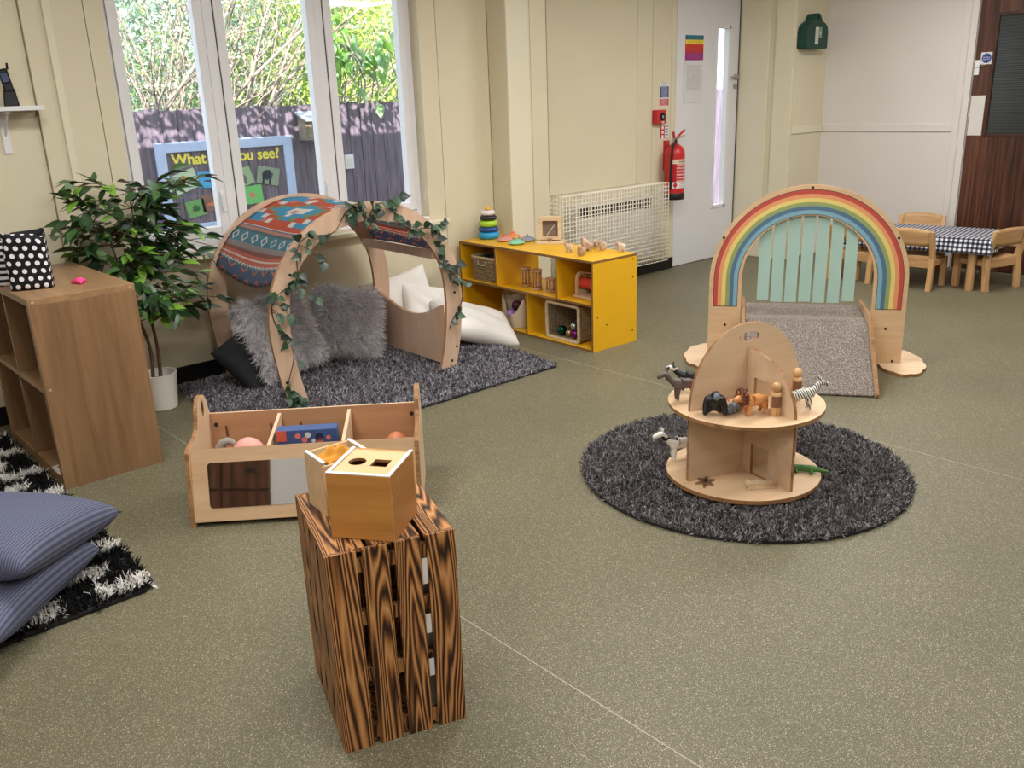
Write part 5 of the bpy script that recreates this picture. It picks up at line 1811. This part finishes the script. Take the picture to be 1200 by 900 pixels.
# local x toward panel A visible end, local y -> A+90
hw_ = wood('house_ply', S(200, 168, 136), S(222, 194, 162), 'x', 20, .15, .4, .3, .7, .3)
hdisc = wood('house_disc_ply', S(206, 172, 134), S(226, 196, 160), 'x', 20, .15, .36, .3, .7, .3)
MB().plate(circ(.312, n=64), [], XY, 0, .018).build('base_disc', [hdisc, ply_edge], hs, bev=.0015)
sz = .318
MB().plate(circ(.31, n=64), [], XY, sz - .016, sz).build('shelf_disc', [hdisc, ply_edge], hs, bev=.0015)
wA, hA, sA = .272, .645, .30
A_ = [(-wA, .018), (wA, .018)] + [(wA * cos(pi * i / 36) ** 1.0 if i <= 18 else -wA * abs(cos(pi * i / 36)), sA + (hA - sA) * sin(pi * i / 36) ** .92) for i in range(37)]
hh = [(p[0], p[1]) for p in circ(.048, 0, .588, 20, .019)]
MB().plate(A_, [hh], XZ, -.0075, .0075).build('wall_panel', [hw_, ply_edge], hs, bev=.001)
hB = .545
def Bz(f): return sA + (hB - sA) * sin(pi / 2 * f) ** .95
for s in (1, -1):
    e = [(s * .0076, .018), (s * .275, .018)] + [(s * .275 * cos(pi / 2 * i / 18), sA + (hB - sA) * sin(pi / 2 * i / 18) ** .95) for i in range(19)]
    e[-1] = (s * .0076, hB)
    dr = [[(s * .052, .019), (s * .15, .019), (s * .15, .15), (s * .052, .15)], [(s * .052, sz + .001), (s * .15, sz + .001), (s * .15, sz + .112), (s * .052, sz + .112)]]
    MB().plate(e, dr, YZ, -.0075, .0075).build('wall_panel', [hw_, ply_edge], hs, bev=.001, rot=(0, 0, R(5)))
M_hs = Matrix.Translation((2.945, 1.92, HZ)) @ Matrix.Rotation(R(161.5), 4, 'Z')
def hp_(x, y, z): return M_hs @ Vector((x, y, z))

# ------------------------------------------------------------------ toy animals and figures
def quad(name, label, p, rz, mt, s=1.0, neck=(.055, .05), headlen=.03, tail=True, bodyr=.02, legr=.0065, body=.085, leg=.05, hr=.013, parts=None, tailup=0, muz=None):
    t = thing(name, label, 'toy animal', p, rz)
    b, l = body / 2, leg
    zb = l + bodyr * .85
    nx, nz = neck
    g = [(0, 0, zb, bodyr), (b * .75, 0, zb + .002, bodyr * .98), (b + nx * .45, 0, zb + nz * .45, bodyr * .62), (b + nx * .8, 0, zb + nz, hr), (b + nx * .8 + headlen * .6, 0, zb + nz - headlen * .22, hr * .85), (b + nx * .8 + headlen, 0, zb + nz - headlen * .45, hr * .62),
         (-b * .75, 0, zb + .001, bodyr * .95), (-b * 1.05, 0, zb + .004, bodyr * .45), (-b * 1.25, 0, zb - .02 + tailup, .0035), (-b * 1.3, 0, zb - .04 + tailup * 1.6, .0035)]
    ed = [(0, 1), (1, 2), (2, 3), (3, 4), (4, 5), (0, 6), (6, 7), (7, 8), (8, 9)]
    for sx in (1, 6):
        for sy in (-1, 1):
            i = len(g)
            x0 = g[sx][0]
            g += [(x0 + .002, sy * bodyr * .55, l * .78, legr * 1.35), (x0 + (.003 if sx == 1 else -.006), sy * bodyr * .55, l * .42, legr), (x0 + .002, sy * bodyr * .55, .007, legr * .95), (x0 + .006, sy * bodyr * .55, .005, legr * .9)]
            ed += [(sx, i), (i, i + 1), (i + 1, i + 2), (i + 2, i + 3)]
    skin('body', g, ed, mt, t, sub=2, scale=s)
    hx, hz = (b + nx * .8), zb + nz
    em = MB()
    for sy in (-1, 1):
        em.ell(((hx - .003) * s, sy * hr * .6 * s, (hz + hr * 1.05) * s), (.003 * s, .004 * s, .008 * s), 8, 6)
    em.build('ears', mt, t, smooth=True)
    return t, (hx, hz, zb, b)
def zebra_mat():
    mt, nt, p = base('zebra_stripes', .4, 0, .5)
    v = coord(nt)
    n = E(nt, noise(nt, v, 30, 2))
    s_ = nt.nodes.new('ShaderNodeSeparateXYZ'); nt.links.new(v, s_.inputs[0])
    e = (E(nt, s_.outputs[0]) * 105 + E(nt, s_.outputs[2]) * 45 + n * 1.8).fr() < .42
    nt.links.new(mix(nt, e, S(226, 222, 214), S(26, 24, 24)), p.inputs['Base Color'])
    return mt
def cow_mat(name, a, b_, sc, th_):
    mt, nt, p = base(name, .4, 0, .5)
    nt.links.new(mix(nt, E(nt, noise(nt, coord(nt), sc, 1)) > th_, a, b_), p.inputs['Base Color'])
    return mt
zt = sz + .0005
DK = plain('black_toy', S(20, 20, 22), .4)
# quadrant toward the camera is +x (A end) and +y (B front)
zp = hp_(-.10, .245, zt)
quad('toy_zebra', 'toy zebra on shelf disc of play house', hp_(-.105, .20, zt), R(-32), zebra_mat(), 1.0, neck=(.045, .045), headlen=.034)
quad('toy_horse', 'grey-brown toy horse at edge of shelf disc', hp_(.205, -.125, zt), R(150), plain('grey_brown_toy', S(92, 80, 78), .45, var=.1), 1.05, neck=(.05, .048), headlen=.036)
quad('toy_dog', 'black and white toy dog behind the toy horse', hp_(.12, -.215, zt), R(135), cow_mat('black_white_toy', S(22, 22, 24), S(224, 222, 220), 26, .62), .95, neck=(.045, .045), headlen=.03)
quad('toy_cow', 'black and white toy cow on base disc', hp_(.165, -.20, .0185), R(150), cow_mat('cow_patches', S(236, 232, 226), S(24, 22, 22), 24, .6), 1.15, neck=(.05, .045), headlen=.034, body=.08)
lt_, (hx, hz, zb, b) = quad('toy_lion', 'tan toy lion with brown mane on shelf disc', hp_(.072, .15, zt), R(165), plain('lion_tan', S(206, 142, 84), .45, var=.08), 1.15, neck=(.032, .02), headlen=.022, leg=.034, bodyr=.02, hr=.014)
mn = MB()
for k in range(26):
    a = 2 * pi * k / 26
    rr_ = .024 + .004 * (k % 3)
    mn.ell(((hx - .008 - .006 * (k % 2)) * 1.15, rr_ * cos(a) * 1.0, (hz + .001) * 1.15 + rr_ * sin(a)), (.010, .008, .008), 7, 5)
mn.ell(((hx - .012) * 1.15, 0, hz * 1.15), (.014, .024, .026), 12, 8)
mn.build('mane', plain('mane_brown', S(104, 56, 36), .7, var=.2, vs=80), lt_, smooth=True)
# gorilla
go = thing('toy_gorilla', 'black toy gorilla crouched on shelf disc', 'toy animal', hp_(.212, .08, zt), R(225))
skin('body', [(0, 0, .035, .022), (.008, 0, .058, .026), (.018, 0, .078, .016), (.026, 0, .088, .018), (.036, 0, .084, .011),
              (.014, .03, .062, .012), (.024, .036, .034, .010), (.034, .034, .009, .010), (.014, -.03, .062, .012), (.024, -.036, .034, .010), (.034, -.034, .009, .010),
              (-.004, .02, .022, .013), (.006, .024, .008, .009), (-.004, -.02, .022, .013), (.006, -.024, .008, .009)],
     [(0, 1), (1, 2), (2, 3), (3, 4), (1, 5), (5, 6), (6, 7), (1, 8), (8, 9), (9, 10), (0, 11), (11, 12), (0, 13), (13, 14)], DK, go, scale=1.08)
MB().ell((.051, 0, .091), (.010, .013, .015), 12, 8).build('face', plain('gorilla_face', S(112, 124, 140), .5), go, smooth=True)
# giraffe lying and grey animal behind the lion
gi = thing('toy_giraffe', 'toy giraffe lying behind the lion on shelf disc', 'toy animal', hp_(.09, .04, zt), R(160))
skin('body', [(0, 0, .018, .017), (.03, 0, .02, .015), (.055, 0, .032, .009), (.08, 0, .048, .008), (.098, 0, .056, .009), (.114, 0, .05, .006), (-.03, 0, .018, .014), (-.045, 0, .014, .004),
              (.03, .02, .008, .006), (.055, .03, .006, .005), (-.03, .02, .008, .006), (-.06, .028, .006, .005), (.03, -.02, .008, .006), (.055, -.03, .006, .005)],
     [(0, 1), (1, 2), (2, 3), (3, 4), (4, 5), (0, 6), (6, 7), (1, 8), (8, 9), (6, 10), (10, 11), (1, 12), (12, 13)], cow_mat('giraffe_patches', S(226, 192, 160), S(160, 86, 54), 60, .5), gi, scale=1.1)
dp = thing('toy_dolphin', 'grey toy dolphin lying behind the lion', 'toy animal', hp_(.125, .095, zt), R(170))
skin('body', [(0, 0, .022, .020), (.03, 0, .021, .016), (.052, 0, .016, .009), (.068, 0, .014, .004), (-.03, 0, .020, .015), (-.055, 0, .018, .007), (-.07, .016, .018, .004), (-.07, -.016, .018, .004), (0, 0, .05, .004), (.015, .026, .012, .005), (.015, -.026, .012, .005)],
     [(0, 1), (1, 2), (2, 3), (0, 4), (4, 5), (5, 6), (5, 7), (0, 8), (1, 9), (1, 10)], plain('dolphin_grey', S(112, 116, 124), .35), dp)
# crocodile
ck = thing('toy_crocodile', 'green toy crocodile on base disc of play house', 'toy animal', hp_(-.195, .15, .0185), R(-62))
skin('body', [(0, 0, .018, .016), (.03, 0, .018, .014), (.052, 0, .018, .011), (.075, 0, .014, .008), (.095, 0, .012, .005), (-.035, 0, .017, .012), (-.065, .006, .014, .007), (-.095, .016, .010, .003),
              (.026, .022, .012, .006), (.034, .030, .006, .006), (.026, -.022, .012, .006), (.034, -.030, .006, .006), (-.03, .02, .012, .006), (-.024, .028, .006, .006), (-.03, -.02, .012, .006), (-.024, -.028, .006, .006)],
     [(0, 1), (1, 2), (2, 3), (3, 4), (0, 5), (5, 6), (6, 7), (1, 8), (8, 9), (1, 10), (10, 11), (5, 12), (12, 13), (5, 14), (14, 15)], plain('croc_green', S(66, 112, 48), .5, var=.25, vs=90, bs=160, bst=.6), ck)
# peg dolls
pegw = wood('peg_wood', S(184, 140, 92), S(214, 172, 122), 'z', 40, .1, .4)
def peg(lab, p, rz, mdark):
    t = thing('peg_doll', lab, 'toy figure', p, rz)
    MB().lathe([(.019, 0), (.0205, .004), (.0205, .088), (.016, .094), (.011, .096)], 24).build('doll_body', pegw, t, smooth='auto')
    MB().ell((0, 0, .113), (.019, .019, .020), 20, 14).build('head', pegw, t, smooth=True)
    g = MB(); g.grid(lambda u, v: (.0209 * cos(R(-60 + 120 * u)), .0209 * sin(R(-60 + 120 * u)), .036 + .045 * v), 12, 1)
    g.build('painted_top', mdark, t, smooth=True)
    g = MB(); g.grid(lambda u, v: (.0209 * cos(R(-3 + 6 * u)), .0209 * sin(R(-3 + 6 * u)), .002 + .034 * v), 2, 1)
    g.build('leg_line', mdark, t)
m_pd = plain('burnt_brown_print', S(120, 82, 56), .6, var=.15, vs=40)
peg('wooden peg doll next to the lion on shelf disc', hp_(.010, .195, zt), R(225), m_pd)
peg('wooden peg doll behind the zebra on shelf disc', hp_(-.18, .09, zt), R(225), m_pd)
# star and raffia raft on the base
sr = thing('flat_star', 'flat brown wooden star lying on base disc', 'toy', hp_(.215, .045, .0185), R(30))
stp = []
for i in range(12):
    a = 2 * pi * i / 12
    r_ = .055 if i % 2 == 0 else .024
    stp.append((r_ * cos(a) * 1.1, r_ * sin(a) * .8))
MB().plate(stp, [], XY, 0, .006).build('star_plate', [plain('dark_wood', S(110, 76, 52), .6), ply_edge], sr, bev=.001)
MB().lathe([(.012, .006), (.006, .014), (1e-4, .018)], 6).build('knob', DK, sr)
rf = thing('twig_raft', 'small raft of pale sticks on base disc', 'toy', hp_(.055, .185, .0185), R(-38))
for k in range(5):
  for j in range(4):
    MB().tube([(-.055 + rnd.uniform(-.004, .004), -.014 + k * .0068, .0035 + j * .0066), (.055 + rnd.uniform(-.004, .004), -.014 + k * .0068, .0035 + j * .0066)], .0033, 6).build('stick', natw, rf, smooth=True)
for x in (-.035, .035):
    MB().tube([(x, -.02, .029), (x, .02, .029)], .0026, 8).build('cross_stick', natw, rf, smooth=True)

# ------------------------------------------------------------------ toddler table, cloth and chairs
beech = wood('beech', S(182, 138, 92), S(210, 170, 122), 'z', 30, .1, .4)
beech_x = wood('beech_level', S(182, 138, 92), S(210, 170, 122), 'y', 30, .1, .4)
tb_ = thing('toddler_table', 'low beech toddler table under checked cloth', 'table', (7.27, 3.15, 0), R(9))
TW, TLn, TH = .58, 1.10, .405
MB().span((-TW / 2, -TLn / 2, TH - .022), (TW / 2, TLn / 2, TH)).build('tabletop', beech_x, tb_, bev=.004)
for sx in (-1, 1):
    for sy in (-1, 1):
        MB().lathe([(.027, 0), (.03, .01), (.032, TH - .022)], 18, (sx * (TW / 2 - .05), sy * (TLn / 2 - .12), 0)).build('leg', beech, tb_, smooth='auto')
MB().span((-TW / 2 + .05, -TLn / 2 + .12, TH - .075), (-TW / 2 + .07, TLn / 2 - .12, TH - .022)).build('apron', beech_x, tb_)
MB().span((TW / 2 - .07, -TLn / 2 + .12, TH - .075), (TW / 2 - .05, TLn / 2 - .12, TH - .022)).build('apron', beech_x, tb_)
def ging(nt, u, v):
    a = ((u / .034).fr() < .5)
    b = ((v / .034).fr() < .5)
    k = (a + b) * .5
    return ramp(nt, k, [(0, S(228, 228, 230)), (.3, S(96, 98, 116)), (.8, S(22, 23, 34))], 'CONSTANT')
tc_ = thing('checked_tablecloth', 'navy and white gingham cloth draped over toddler table', 'tablecloth', (7.27, 3.15, TH + .001), R(9))
ov = .10
def clothf(u, v):
    x, y = u, v
    ex_, ey = max(0, abs(x) - TW / 2 - .004), max(0, abs(y) - TLn / 2 - .004)
    sx, sy = (1 if x > 0 else -1), (1 if y > 0 else -1)
    drop = math.hypot(ex_, ey) if (ex_ and ey) else ex_ + ey
    flare = .16 * drop
    wav = .006 * sin(34 * (y if ex_ > ey else x)) * min(1, drop / .05)
    px_ = sx * (min(abs(x), TW / 2 + .004) + (flare + wav if ex_ else 0)) if ex_ else x
    py_ = sy * (min(abs(y), TLn / 2 + .004) + (flare + wav if ey else 0)) if ey else y
    return (px_, py_, .0015 - drop * .98)
g = MB(); g.grid(clothf, 52, 88, -TW / 2 - ov - .02, TW / 2 + ov, -TLn / 2 - ov - .02, TLn / 2 + ov)
o = g.build('cloth', uvpat('gingham', ging, .8), tc_, smooth=True)
o.modifiers.new('solid', 'SOLIDIFY').thickness = .0015
def chair(label, loc, rz, arms=False, w_=.34):
    t = thing('toddler_chair', label, 'chair', loc, rz, group='beech toddler chairs around the low table')
    hw2 = w_ / 2
    for s in (-1, 1):
        MB().add([(-.165, s * hw2 - .02, 0), (-.125, s * hw2 - .02, 0), (-.125, s * hw2 + .02, 0), (-.165, s * hw2 + .02, 0),
                  (-.145, s * hw2 - .02, .25), (-.10, s * hw2 - .02, .25), (-.10, s * hw2 + .02, .25), (-.145, s * hw2 + .02, .25),
                  (-.195, s * hw2 - .018, .462), (-.165, s * hw2 - .018, .465), (-.165, s * hw2 + .018, .465), (-.195, s * hw2 + .018, .462)],
                 [(0, 3, 2, 1), (0, 1, 5, 4), (1, 2, 6, 5), (2, 3, 7, 6), (3, 0, 4, 7), (4, 5, 9, 8), (5, 6, 10, 9), (6, 7, 11, 10), (7, 4, 8, 11), (8, 9, 10, 11)]).build('leg', beech, t, bev=.004)
        MB().span((.105, s * hw2 - .02, 0), (.15, s * hw2 + .02, .34 if arms else .235)).build('leg', beech, t, bev=.004)
        MB().span((-.105, s * hw2 - .012, .19), (.105, s * hw2 + .012, .235)).build('side_rail', beech_x, t, bev=.003)
        if arms:
            MB().span((-.13, s * hw2 - .018, .31), (.15, s * hw2 + .018, .34)).build('arm', beech_x, t, bev=.005)
    MB().span((-.13, -hw2 + .012, .232), (.165, hw2 - .012, .25)).build('seat', beech_x, t, bev=.004)
    MB().span((.118, -hw2 + .02, .18), (.138, hw2 - .02, .232)).build('front_rail', beech_x, t, bev=.002)
    MB().span((-.135, -hw2 + .02, .175), (-.118, hw2 - .02, .232)).build('rear_rail', beech_x, t, bev=.002)
    def bf(u, v):
        y = (u - .5) * (w_ - .034)
        z = .345 + .125 * v + (.012 * sin(pi * u) if v > .5 else 0)
        return (-.145 - .16 * (z - .335) * 1.15 - .018 * sin(pi * u), y, z)
    g = MB(); g.grid(bf, 14, 4)
    o = g.build('backrest', beech_x, t, smooth=True)
    so = o.modifiers.new('solid', 'SOLIDIFY'); so.thickness = .014; so.offset = 0
    return t
chair('beech toddler chair backing onto the rainbow arch', (7.02, 3.08, 0), R(3))
chair('beech toddler chair seen through the rainbow arch', (7.01, 3.56, 0), R(2))
chair('beech toddler chair between table and white end wall', (7.55, 3.34, 0), R(180 + 10))
chair('beech toddler armchair at table end facing the white door', (7.33, 2.66, 0), R(90 - 18), True)

# drawer cupboard by the opposite wall, seen only in the trough mirror
dc = thing('drawer_cupboard', 'brown veneered drawer cupboard reflected in trough mirror', 'cupboard', (-1.78, .38, 0))
MB().span((-.40, 0, 0), (-.02, 1.0, .95)).build('carcass', m_sap, dc, bev=.002)
for k in range(3):
    for j in range(2):
        dr_ = MB().span((-.02, .01 + .5 * j, .03 + .31 * k), (0, .49 + .5 * j, .32 + .31 * k)).build('drawer_front', m_sap, dc, bev=.002)
        MB().span((0, .17 + .5 * j, .16 + .31 * k), (.006, .27 + .5 * j, .2 + .31 * k)).build('handle_slot', m_dark, dr_)
